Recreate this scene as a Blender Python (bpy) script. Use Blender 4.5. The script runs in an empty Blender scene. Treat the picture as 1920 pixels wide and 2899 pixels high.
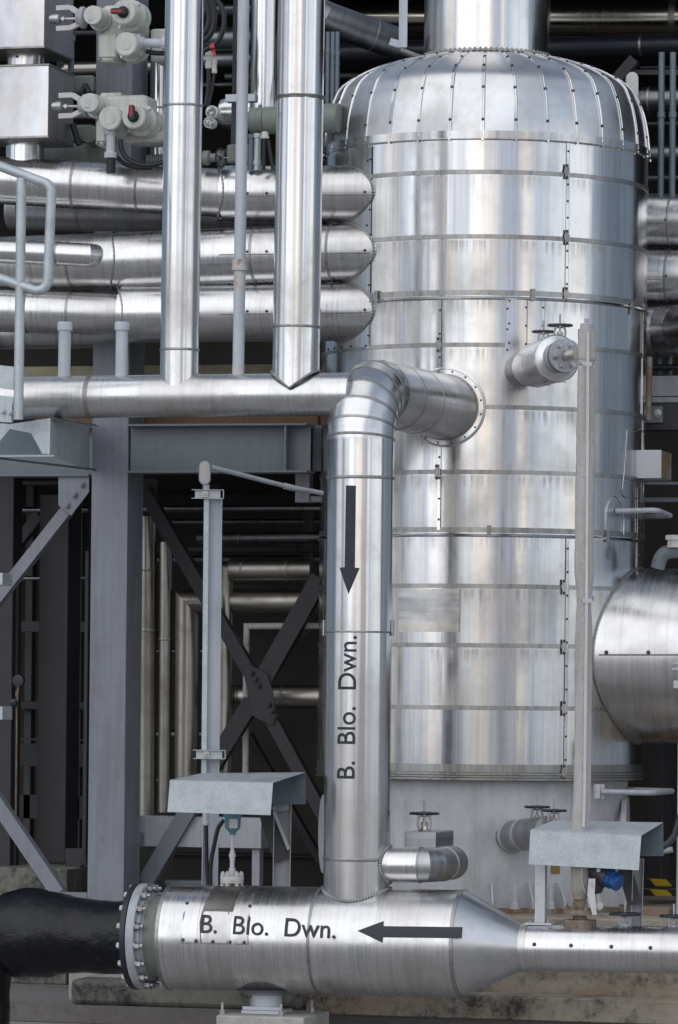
import bpy, bmesh, math, random
from mathutils import Vector, Matrix
random.seed(7)
R_ = math.radians
scene = bpy.context.scene
COL = scene.collection

# ------------------------------------------------------------------ camera
ALPHA = R_(15.0); ROLL = R_(0.6)
F = 12245.0; PX0 = 960.0; PY0 = 1959.0; W0 = 1920.0; H0 = 2899.0
rv = Vector((math.cos(ALPHA), math.sin(ALPHA), 0)); vv = Vector((-math.sin(ALPHA), math.cos(ALPHA), 0)); zv = Vector((0, 0, 1))
CAM = rv * (-0.98) - vv * 30.0 + zv * 2.24
cd = bpy.data.cameras.new('camera'); cam = bpy.data.objects.new('camera', cd); COL.objects.link(cam)
cx = rv * math.cos(ROLL) + zv * math.sin(ROLL); cy = -rv * math.sin(ROLL) + zv * math.cos(ROLL); cz = -vv
cam.matrix_world = Matrix(((cx.x, cy.x, cz.x, CAM.x), (cx.y, cy.y, cz.y, CAM.y), (cx.z, cy.z, cz.z, CAM.z), (0, 0, 0, 1)))
cd.sensor_fit = 'HORIZONTAL'; cd.sensor_width = 36.0; cd.lens = 36.0 * F / W0
cd.shift_y = (PY0 - H0 / 2) / W0; cd.clip_start = 0.5; cd.clip_end = 500
scene.camera = cam

# ------------------------------------------------------------------ world, sun, exposure
SUN_EL = R_(42); SUN_AZ = R_(215)
world = bpy.data.worlds.new('World'); scene.world = world; world.use_nodes = True
wn = world.node_tree.nodes; wl = world.node_tree.links; wn.clear()
def wnode(t, **k):
    n = wn.new(t)
    for a, b in k.items(): setattr(n, a, b)
    return n
wo = wnode('ShaderNodeOutputWorld'); wb = wnode('ShaderNodeBackground'); wb.inputs['Strength'].default_value = 0.125
sky = wnode('ShaderNodeTexSky', sky_type='NISHITA', sun_disc=False, sun_elevation=SUN_EL, sun_rotation=SUN_AZ)
tc = wnode('ShaderNodeTexCoord'); sx = wnode('ShaderNodeSeparateXYZ')
wl.new(tc.outputs['Generated'], sx.inputs[0])
def wmath(op, a, b=None, clamp=False):
    n = wnode('ShaderNodeMath', operation=op, use_clamp=clamp)
    for i, q in enumerate((a, b)):
        if q is None: continue
        if isinstance(q, (int, float)): n.inputs[i].default_value = q
        else: wl.new(q, n.inputs[i])
    return n.outputs[0]
# azimuth measured from the direction behind the camera: made-up bright and dark stripes that streak the cladding's reflections
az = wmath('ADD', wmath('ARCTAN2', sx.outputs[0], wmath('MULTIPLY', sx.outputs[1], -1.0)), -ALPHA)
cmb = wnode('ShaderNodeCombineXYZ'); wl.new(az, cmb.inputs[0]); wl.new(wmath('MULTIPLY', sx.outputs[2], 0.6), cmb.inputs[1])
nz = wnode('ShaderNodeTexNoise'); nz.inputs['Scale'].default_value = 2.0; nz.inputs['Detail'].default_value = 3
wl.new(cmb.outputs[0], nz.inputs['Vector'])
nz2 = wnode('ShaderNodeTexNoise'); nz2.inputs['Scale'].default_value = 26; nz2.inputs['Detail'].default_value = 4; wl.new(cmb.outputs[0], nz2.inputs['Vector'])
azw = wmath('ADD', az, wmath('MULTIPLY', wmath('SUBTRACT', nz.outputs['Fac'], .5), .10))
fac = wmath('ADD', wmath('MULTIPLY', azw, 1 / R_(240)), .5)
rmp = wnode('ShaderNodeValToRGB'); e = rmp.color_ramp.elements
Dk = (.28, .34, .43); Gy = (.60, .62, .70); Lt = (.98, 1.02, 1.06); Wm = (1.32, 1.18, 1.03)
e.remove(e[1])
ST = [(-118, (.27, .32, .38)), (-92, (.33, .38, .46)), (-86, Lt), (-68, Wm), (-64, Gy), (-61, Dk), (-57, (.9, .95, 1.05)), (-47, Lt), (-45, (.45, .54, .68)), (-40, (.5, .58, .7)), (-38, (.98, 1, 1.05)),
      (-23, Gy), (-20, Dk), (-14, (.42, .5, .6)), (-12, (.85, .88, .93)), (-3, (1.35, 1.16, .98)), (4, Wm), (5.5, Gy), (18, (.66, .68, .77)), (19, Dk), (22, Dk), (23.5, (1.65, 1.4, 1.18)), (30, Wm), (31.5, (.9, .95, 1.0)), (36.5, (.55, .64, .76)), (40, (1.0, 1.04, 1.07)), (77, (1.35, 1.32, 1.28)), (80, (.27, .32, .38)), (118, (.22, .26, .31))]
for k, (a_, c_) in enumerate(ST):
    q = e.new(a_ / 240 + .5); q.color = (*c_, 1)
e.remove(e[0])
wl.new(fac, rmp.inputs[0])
def wramp(v, a, b):
    n = wnode('ShaderNodeMapRange', interpolation_type='SMOOTHSTEP'); wl.new(v, n.inputs['Value'])
    n.inputs['From Min'].default_value = a; n.inputs['From Max'].default_value = b; return n.outputs['Result']
def wmix(f, a, b, bt='MIX'):
    n = wnode('ShaderNodeMix', data_type='RGBA', blend_type=bt)
    for i, q in (('Factor', f), ('A', a), ('B', b)):
        if isinstance(q, (tuple, float, int)): n.inputs[i].default_value = q
        else: wl.new(q, n.inputs[i])
    return n.outputs['Result']
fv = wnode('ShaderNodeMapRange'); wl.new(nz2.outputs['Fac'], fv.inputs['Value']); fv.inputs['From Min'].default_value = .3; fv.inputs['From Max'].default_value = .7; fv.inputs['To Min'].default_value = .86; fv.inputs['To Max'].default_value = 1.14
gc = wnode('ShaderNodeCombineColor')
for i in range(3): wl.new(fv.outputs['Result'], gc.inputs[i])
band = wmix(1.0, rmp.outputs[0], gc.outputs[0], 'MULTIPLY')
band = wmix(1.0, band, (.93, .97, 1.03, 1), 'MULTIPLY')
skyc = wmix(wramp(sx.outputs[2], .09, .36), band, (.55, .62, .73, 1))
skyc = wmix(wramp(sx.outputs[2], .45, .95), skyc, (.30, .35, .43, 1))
absaz = wmath('ABSOLUTE', az); skyc = wmix(wramp(absaz, R_(84), R_(100)), skyc, wmix(1.0, skyc, (.62, .64, .68, 1), 'MULTIPLY'))  # sky dimmed on the plant side, in place of plant blocking it
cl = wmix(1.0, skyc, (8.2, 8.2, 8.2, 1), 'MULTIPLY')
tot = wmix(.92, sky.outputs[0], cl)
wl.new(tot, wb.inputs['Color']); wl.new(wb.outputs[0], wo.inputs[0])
sl = bpy.data.lights.new('sun', 'SUN'); sl.energy = 1.1; sl.angle = R_(85); sl.color = (1, .95, .88)
so = bpy.data.objects.new('sun', sl); COL.objects.link(so)
sd = (-vv * 0.8 - rv * 0.45).normalized() * math.cos(SUN_EL) + zv * math.sin(SUN_EL)
so.rotation_euler = sd.to_track_quat('Z', 'Y').to_euler(); so.location = sd * 50
sky.sun_rotation = math.atan2(sd.x, sd.y)
scene.view_settings.view_transform = 'Standard'; scene.view_settings.look = 'None'
scene.view_settings.exposure = 0.1; scene.view_settings.gamma = 1
scene.cycles.max_bounces = 8; scene.cycles.glossy_bounces = 5; scene.cycles.diffuse_bounces = 3

# ------------------------------------------------------------------ projection helpers (pixels of the photograph -> places in the plant)
def ray(px, py):
    dx = px - PX0; dy = PY0 - py
    a = dx * math.cos(ROLL) - dy * math.sin(ROLL); b = dx * math.sin(ROLL) + dy * math.cos(ROLL)
    return (vv * F + rv * a + zv * b).normalized()
def P(px, py, Y):
    d = ray(px, py); t = (Y - CAM.y) / d.y
    return CAM + d * t
def PZ(px, py, z):
    d = ray(px, py); return CAM + d * ((z - CAM.z) / d.z)
def proj(p):
    q = p - CAM; w = q.dot(vv); a = q.dot(rv) / w * F; b = q.z / w * F
    dx = a * math.cos(ROLL) + b * math.sin(ROLL); dy = -a * math.sin(ROLL) + b * math.cos(ROLL)
    return PX0 + dx, PY0 - dy
def SR(r, p): return r * (p - CAM).dot(vv) / F          # radius in pixels -> metres at p
def hit(px, py, p0, ax, R):
    d = ray(px, py); ax = ax.normalized(); o = CAM - p0
    d2 = d - ax * d.dot(ax); o2 = o - ax * o.dot(ax)
    A = d2.dot(d2); B = 2 * d2.dot(o2); C = o2.dot(o2) - R * R; D = B * B - 4 * A * C
    if D < 0: D = 0
    return CAM + d * ((-B - math.sqrt(D)) / (2 * A))

# ------------------------------------------------------------------ materials
MATS = {}
class NT:
    def __init__(s, name):
        s.m = bpy.data.materials.new(name); s.m.use_nodes = True; MATS[name] = s.m
        s.n = s.m.node_tree.nodes; s.l = s.m.node_tree.links; s.b = s.n['Principled BSDF']
    def add(s, t, **k):
        n = s.n.new(t)
        for a, b in k.items(): setattr(n, a, b)
        return n
    def set(s, inp, v):
        if hasattr(v, 'is_linked') or isinstance(v, bpy.types.NodeSocket): s.l.new(v, inp)
        else: inp.default_value = v
    def math(s, op, a, b=0.0, clamp=False):
        n = s.add('ShaderNodeMath', operation=op, use_clamp=clamp); s.set(n.inputs[0], a); s.set(n.inputs[1], b); return n.outputs[0]
    def coord(s, scale, uv=True, rand=True):
        tc = s.add('ShaderNodeTexCoord'); src = tc.outputs['UV'] if uv else tc.outputs['Object']
        mp = s.add('ShaderNodeMapping'); s.l.new(src, mp.inputs[0]); mp.inputs['Scale'].default_value = scale
        if rand:
            oi = s.add('ShaderNodeObjectInfo'); mu = s.math('MULTIPLY', oi.outputs['Random'], 37.0)
            c = s.add('ShaderNodeCombineXYZ'); s.l.new(mu, c.inputs[2]); s.l.new(mu, c.inputs[0]); s.l.new(c.outputs[0], mp.inputs['Location'])
        return mp.outputs[0]
    def noise(s, vec, scale=1.0, detail=4, rough=.6):
        n = s.add('ShaderNodeTexNoise'); s.l.new(vec, n.inputs['Vector']); n.inputs['Scale'].default_value = scale
        n.inputs['Detail'].default_value = detail; n.inputs['Roughness'].default_value = rough; return n.outputs['Fac']
    def ramp(s, f, stops):
        n = s.add('ShaderNodeValToRGB'); s.l.new(f, n.inputs[0]); e = n.color_ramp.elements
        e[0].position, e[0].color = stops[0][0], (*stops[0][1], 1); e[1].position, e[1].color = stops[-1][0], (*stops[-1][1], 1)
        for p, c in stops[1:-1]:
            q = e.new(p); q.color = (*c, 1)
        return n.outputs['Color']
    def rng(s, f, a, b, lo, hi):
        n = s.add('ShaderNodeMapRange'); s.l.new(f, n.inputs['Value'])
        for k, v in (('From Min', a), ('From Max', b), ('To Min', lo), ('To Max', hi)): n.inputs[k].default_value = v
        return n.outputs['Result']
    def mul(s, a, b):
        n = s.add('ShaderNodeMix', data_type='RGBA', blend_type='MULTIPLY'); n.inputs['Factor'].default_value = 1
        s.set(n.inputs['A'], a); s.set(n.inputs['B'], b); return n.outputs['Result']
    def mix(s, f, a, b):
        n = s.add('ShaderNodeMix', data_type='RGBA'); s.set(n.inputs['Factor'], f); s.set(n.inputs['A'], a); s.set(n.inputs['B'], b); return n.outputs['Result']
    def bump(s, h, dist, strength=1.0, prev=None):
        n = s.add('ShaderNodeBump'); s.l.new(h, n.inputs['Height']); n.inputs['Distance'].default_value = dist; n.inputs['Strength'].default_value = strength
        if prev is not None: s.l.new(prev, n.inputs['Normal'])
        return n.outputs[0]
    def fin(s, col=None, rough=None, metal=None, normal=None, **k):
        if col is not None: s.set(s.b.inputs['Base Color'], col if not isinstance(col, tuple) else (*col, 1))
        if rough is not None: s.set(s.b.inputs['Roughness'], rough)
        if metal is not None: s.set(s.b.inputs['Metallic'], metal)
        if normal is not None: s.l.new(normal, s.b.inputs['Normal'])
        for a, b in k.items(): s.b.inputs[a].default_value = b
        return s.m

def alu(name, base=(.72, .725, .74), r0=.11, r1=.22, fine=(0.5, 55), wave=(.5, 3.0), wav=.003, finh=.00003, metal=1.0, grime=.35, st=1.0, drips=None):
    t = NT(name)
    cf = t.coord((fine[0], fine[1], 1)); nf = t.noise(cf, 1.0, 5, .7)
    cw = t.coord((wave[0], wave[1], 1)); nw = t.noise(cw, 1.0, 2, .5)
    cg = t.coord((2.2, 2.2, 1)); ng = t.noise(cg, 1.0, 6, .7)
    cs = t.coord((26, 26, 1)); ns = t.noise(cs, 1.0, 4, .7)
    cv = t.coord((fine[0] * .35, fine[1] * .3, 1)); nv = t.noise(cv, 1.0, 3, .6); cu_ = t.coord((fine[0] * .2, fine[1] * .11, 1)); nu = t.noise(cu_, 1.0, 4, .65)
    rr = t.math('ADD', t.rng(nf, .3, .7, r0, r1), t.rng(ng, .4, .75, 0, .09))
    c1 = t.ramp(nf, [(.28, tuple(c * .86 for c in base)), (.5, base), (.75, tuple(min(1, c * 1.07) for c in base))])
    c2 = t.ramp(nv, [(.34, (.82, .825, .84)), (.5, (1, 1, 1)), (.64, (1, .96, .91))]); c2 = t.mul(c2, t.ramp(nu, [(.36, (.74, .755, .78)), (.47, (.95, .955, .96)), (.56, (1, 1, 1)), (.68, (1, .95, .88))]) if st > .5 else (1, 1, 1, 1)); c2 = c2 if st > .5 else t.mix(.5, c2, (1, 1, 1, 1))
    c3 = t.ramp(ng, [(.5, (1, 1, 1)), (.8, (1 - grime * .6, 1 - grime * .65, 1 - grime * .72))])
    c4 = t.ramp(ns, [(.66, (1, 1, 1)), (.8, (1 - grime * .8, 1 - grime * .82, 1 - grime * .85))])
    col = t.mul(t.mul(t.mul(c1, c2), c3), c4)
    cp_ = t.coord((1.1, 1.3, 1)); npz = t.noise(cp_, 1.0, 5, .55); pt = t.rng(npz, .50, .62, 0, 1)      # duller oxidised areas
    rr = t.math('ADD', rr, t.math('MULTIPLY', pt, .10)); col = t.mul(col, t.ramp(pt, [(0, (1, 1, 1)), (1, (.90, .885, .86))]))
    if drips:
        ge = t.add('ShaderNodeNewGeometry'); sp = t.add('ShaderNodeSeparateXYZ'); t.l.new(ge.outputs['Position'], sp.inputs[0]); zlo, zhi = drips[0] - .3, drips[-1] + .1
        zf = t.math('MULTIPLY', t.math('SUBTRACT', sp.outputs[2], zlo), 1 / (zhi - zlo)); rp = t.add('ShaderNodeValToRGB'); t.l.new(zf, rp.inputs[0]); ee = rp.color_ramp.elements; fn = lambda z: (z - zlo) / (zhi - zlo)
        ee[0].position = 0; ee[0].color = (0, 0, 0, 1); ee[1].position = 1; ee[1].color = (0, 0, 0, 1)
        for z in drips:
            for dz, v in ((-.11, 0), (-.012, 1), (.004, 0)): q = ee.new(fn(z + dz)); q.color = (v, v, v, 1)
        cdn = t.coord((1.2, 34, 1)); nd_ = t.noise(cdn, 1.0, 5, .75); cdw = t.coord((.8, 2.2, 1)); nw2 = t.noise(cdw, 1.0, 3, .6)
        dm = t.math('MULTIPLY', t.math('MULTIPLY', t.rng(nd_, .42, .68, 0, 1), t.rng(nw2, .38, .6, .15, 1)), rp.outputs['Color'], True)
        col = t.mix(t.math('MULTIPLY', dm, .55), col, (.16, .14, .12, 1)); rr = t.math('ADD', rr, t.math('MULTIPLY', dm, .3))
    b = t.bump(nw, wav); b = t.bump(nf, finh, 1, b); b = t.bump(ng, .0005, .6, b)
    return t.fin(col, rr, metal, b)
alu('alu_vertical', r0=.08, r1=.18); DRIPZ = [1.70, 2.125, 2.54, 2.937, 3.29, 3.70, 4.133, 4.548, 4.875, 5.272, 5.704, 6.045]
alu('alu_vessel', r0=.10, r1=.20, drips=DRIPZ[1:11], wave=(.6, 1.7), wav=.0055, fine=(.35, 42), grime=.3)
alu('alu_band', base=(.42, .42, .41), fine=(2, 120), r0=.22, r1=.36, grime=.5)
alu('alu_shade', base=(.52, .49, .42), fine=(50, .6), r0=.13, r1=.24, st=0)
alu('alu_ring', st=0, fine=(70, .5), wave=(3.0, .8), wav=.003, r0=.18, r1=.30, finh=.00003, grime=.55)
alu('alu_dome', st=0, fine=(2, 2), wave=(1.6, 1.6), wav=.003, r0=.24, r1=.36, finh=.00003, grime=.5)
alu('alu_dark', base=(.22, .23, .25), fine=(50, .6), r0=.25, r1=.4, finh=.0002)  # darker copy for far pipes, with their shade put into the colour
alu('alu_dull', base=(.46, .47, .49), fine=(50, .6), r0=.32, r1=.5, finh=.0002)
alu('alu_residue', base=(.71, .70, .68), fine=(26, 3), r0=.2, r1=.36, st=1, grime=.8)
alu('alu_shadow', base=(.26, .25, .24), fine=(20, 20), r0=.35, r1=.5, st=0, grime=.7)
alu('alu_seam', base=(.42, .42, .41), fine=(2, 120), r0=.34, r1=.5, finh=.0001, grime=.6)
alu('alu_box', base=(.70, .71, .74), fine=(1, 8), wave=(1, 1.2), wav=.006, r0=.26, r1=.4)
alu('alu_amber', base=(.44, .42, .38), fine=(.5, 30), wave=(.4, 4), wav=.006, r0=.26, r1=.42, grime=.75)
alu('steel_bolt', base=(.55, .56, .57), fine=(9, 9), r0=.3, r1=.5, finh=.0001, grime=.5)

def paint(name, col, rough=.5, var=.12, dirt=.25, spec=.4, scale=1.0, bump=.0006, metal=0.0, dirtcol=(.5, .45, .38), rust=0.0):
    t = NT(name)
    a = t.noise(t.coord((3 * scale,) * 3, uv=False), 1, 6, .65); b = t.noise(t.coord((40 * scale,) * 3, uv=False), 1, 4, .7)
    s = t.noise(t.coord((22 * scale, 22 * scale, 1.2 * scale), uv=False), 1, 4, .6)
    c = t.ramp(a, [(.3, tuple(x * (1 - var) for x in col)), (.7, tuple(x * (1 + var) for x in col))])
    c = t.mul(c, t.ramp(s, [(.45, (1, 1, 1)), (.75, (1 - dirt * .5,) * 3)]))
    c = t.mix(t.rng(b, .62, .78, 0, dirt), c, tuple(x * y for x, y in zip(col, dirtcol)) + (1,))
    if rust:
        r1 = t.noise(t.coord((9,) * 3, uv=False), 1, 8, .8); c = t.mix(t.rng(r1, .66 - rust * .06, .70 - rust * .05, 0, .9), c, (.17, .075, .03, 1))
        r2 = t.noise(t.coord((3.3, 3.3, 1.3), uv=False), 1, 6, .75); c = t.mix(t.rng(r2, .5, .72, 0, .35), c, (.12, .11, .10, 1))
    n = t.bump(b, bump)
    return t.fin(c, t.rng(a, .3, .7, rough - .06, rough + .1), metal, n)
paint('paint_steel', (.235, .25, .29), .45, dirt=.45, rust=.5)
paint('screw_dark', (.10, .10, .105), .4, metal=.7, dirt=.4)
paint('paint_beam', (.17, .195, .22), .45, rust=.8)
paint('paint_dark', (.036, .035, .041), .55)  # dark grey steel paint with the shade under the deck put in
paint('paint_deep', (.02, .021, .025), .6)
paint('paint_light', (.42, .44, .48), .38, dirt=.35, rust=.4)
paint('paint_post', (.50, .54, .60), .45)
paint('paint_skirt', (.56, .57, .60), .36, dirt=.22, scale=.7, var=.16, rust=.2)
paint('paint_pipe_white', (.52, .55, .60), .4, dirt=.3)
paint('actuator_paint', (.59, .60, .55), .38, dirt=.6, dirtcol=(.3, .27, .2), bump=.0012)
paint('actuator_dull', (.21, .235, .215), .45, dirt=.45)  # darker green-grey than the main actuator paint
paint('black_rubber', (.012, .013, .018), .42, dirt=.1)
paint('black_paint', (.018, .022, .032), .35, dirt=.3)
paint('wheel_paint', (.012, .022, .035), .25, dirt=.1)
paint('wheel_worn', (.06, .052, .055), .35, dirt=.3)
paint('letter_paint', (.016, .022, .033), .42, dirt=.8, dirtcol=(4.5, 3.9, 3.2), var=.3, rust=0)
paint('red_plastic', (.42, .03, .04), .45, dirt=.1)
paint('teal_paint', (.11, .25, .32), .35, dirt=.3)
paint('blue_paint', (.006, .07, .25), .35, dirt=.1)
paint('housing_dark', (.045, .055, .065), .4, dirt=.2)
paint('paper_tag', (.6, .58, .6), .6, var=.05, dirt=.1)
paint('brass', (.30, .20, .07), .45, metal=.6, dirt=.6)
paint('yellow_paint', (.55, .36, .01), .5, dirt=.6)
paint('white_cap', (.6, .6, .58), .4, dirt=.2)
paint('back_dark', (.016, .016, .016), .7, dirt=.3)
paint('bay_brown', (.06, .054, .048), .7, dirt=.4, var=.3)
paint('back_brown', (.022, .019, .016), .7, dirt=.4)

def galv(name, base=(.42, .47, .50), metal=.55):
    t = NT(name)
    v = t.add('ShaderNodeTexVoronoi'); t.l.new(t.coord((38,) * 3, uv=False), v.inputs['Vector']); v.inputs['Randomness'].default_value = 1
    sp = t.add('ShaderNodeSeparateColor'); t.l.new(v.outputs['Color'], sp.inputs[0])
    a = t.noise(t.coord((7,) * 3, uv=False), 1, 6, .7)
    f = t.math('ADD', t.math('MULTIPLY', sp.outputs[0], .22), t.math('MULTIPLY', a, .8))
    c = t.ramp(f, [(.28, tuple(x * .72 for x in base)), (.5, base), (.72, tuple(x * 1.25 for x in base))])
    return t.fin(c, t.rng(f, .3, .7, .38, .58), metal, t.bump(a, .0008))
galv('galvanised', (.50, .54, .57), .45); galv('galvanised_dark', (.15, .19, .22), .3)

def concrete(name, base, dark, amt=.5, warm=(.28, .17, .10), wamt=.3):
    t = NT(name)
    a = t.noise(t.coord((1.4,) * 3, uv=False), 1, 7, .7); b = t.noise(t.coord((13,) * 3, uv=False), 1, 8, .75)
    c = t.noise(t.coord((.9, .9, 3), uv=False), 1, 4, .6); d = t.noise(t.coord((70,) * 3, uv=False), 1, 3, .6)
    f = t.math('ADD', t.math('MULTIPLY', a, .55), t.math('MULTIPLY', b, .45))
    col = t.ramp(b, [(.3, tuple(x * .75 for x in base)), (.7, tuple(x * 1.2 for x in base))])
    col = t.mix(t.rng(c, .45, .7, 0, wamt), col, (*warm, 1))
    col = t.mix(t.rng(f, .5 + .1 * (1 - amt), .62 + .1 * (1 - amt), 0, .95), col, (*dark, 1))
    return t.fin(col, .85, 0, t.bump(t.math('ADD', b, t.math('MULTIPLY', d, .3)), .006))
concrete('concrete_plinth', (.42, .37, .30), (.04, .04, .036), 1.15, wamt=.6)
concrete('concrete_moss', (.25, .25, .21), (.03, .036, .034), 1.35, wamt=.1)
concrete('concrete_slab', (.20, .185, .18), (.07, .065, .065), .5, warm=(.22, .17, .14), wamt=.4)
concrete('concrete_floor', (.27, .20, .155), (.09, .07, .06), .25, warm=(.30, .17, .10), wamt=.5)
concrete('concrete_light', (.42, .42, .39), (.18, .18, .16), .2, wamt=.15)
concrete('yard', (.33, .32, .31), (.2, .2, .2), .1, warm=(.3, .25, .2))
concrete('asphalt', (.10, .095, .095), (.04, .04, .042), .4, warm=(.14, .11, .10))
concrete('gravel_board', (.40, .38, .27), (.12, .11, .07), .5, warm=(.35, .2, .08), wamt=.3)
concrete('rust_board', (.24, .15, .09), (.08, .05, .04), .4)

def lagging():
    t = NT('lagging')
    a = t.noise(t.coord((60, 60, 30), uv=False), 1, 4, .7); s = t.noise(t.coord((16, 16, 1.2), uv=False), 1, 5, .7)
    g = t.noise(t.coord((5, 5, .8), uv=False), 1, 5, .65)
    tcn = t.add('ShaderNodeNewGeometry'); sp = t.add('ShaderNodeSeparateXYZ'); t.l.new(tcn.outputs['Position'], sp.inputs[0])
    low = t.rng(sp.outputs[2], 1.55, .9, 0, .75)
    c = t.ramp(s, [(.35, (.42, .405, .39)), (.6, (.54, .525, .51)), (.72, (.27, .25, .22))])
    c = t.mix(t.math('MULTIPLY', t.rng(g, .35, .6, .2, 1), low, True), c, (.24, .19, .12, 1))
    return t.fin(c, .8, 0, t.bump(t.math('ADD', a, t.math('MULTIPLY', s, .8)), .010))
lagging()
def bitumen():
    t = NT('bitumen')
    a = t.noise(t.coord((5, 5, 5), uv=False), 1, 7, .72); b = t.noise(t.coord((28,) * 3, uv=False), 1, 5, .7)
    tcn = t.add('ShaderNodeNewGeometry')
    c = t.ramp(b, [(.4, (.002, .0025, .004)), (.62, (.005, .007, .013)), (.8, (.04, .045, .05))])
    return t.fin(c, t.rng(a, .35, .7, .10, .30), 0, t.bump(t.math('ADD', a, t.math('MULTIPLY', b, .35)), .011), **{'Coat Weight': .0, 'Specular IOR Level': .38})
bitumen()
def rusty():
    t = NT('rusty_white')
    a = t.noise(t.coord((9, 9, 5), uv=False), 1, 6, .7)
    c = t.mix(t.rng(a, .56, .66, 0, .85), (.52, .52, .50, 1), (.33, .14, .03, 1))
    return t.fin(c, .55, 0, t.bump(a, .002))
rusty()
def rust_dirty():
    t = NT('rusty_steel')
    a = t.noise(t.coord((14, 14, 9), uv=False), 1, 6, .7)
    c = t.ramp(a, [(.35, (.30, .29, .27)), (.5, (.22, .17, .12)), (.65, (.20, .09, .035))])
    return t.fin(c, .6, .3, t.bump(a, .003))
rust_dirty()
def hazard():
    t = NT('hazard_stripe')
    w = t.add('ShaderNodeTexWave', bands_direction='DIAGONAL'); t.l.new(t.coord((1.0, 1, 1), uv=False, rand=False), w.inputs['Vector']); w.inputs['Scale'].default_value = 2.6; w.inputs['Distortion'].default_value = .6
    c = t.ramp(w.outputs['Fac'], [(.49, (.55, .36, .01)), (.51, (.015, .015, .018))])
    return t.fin(c, .5, 0)
hazard()

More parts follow.
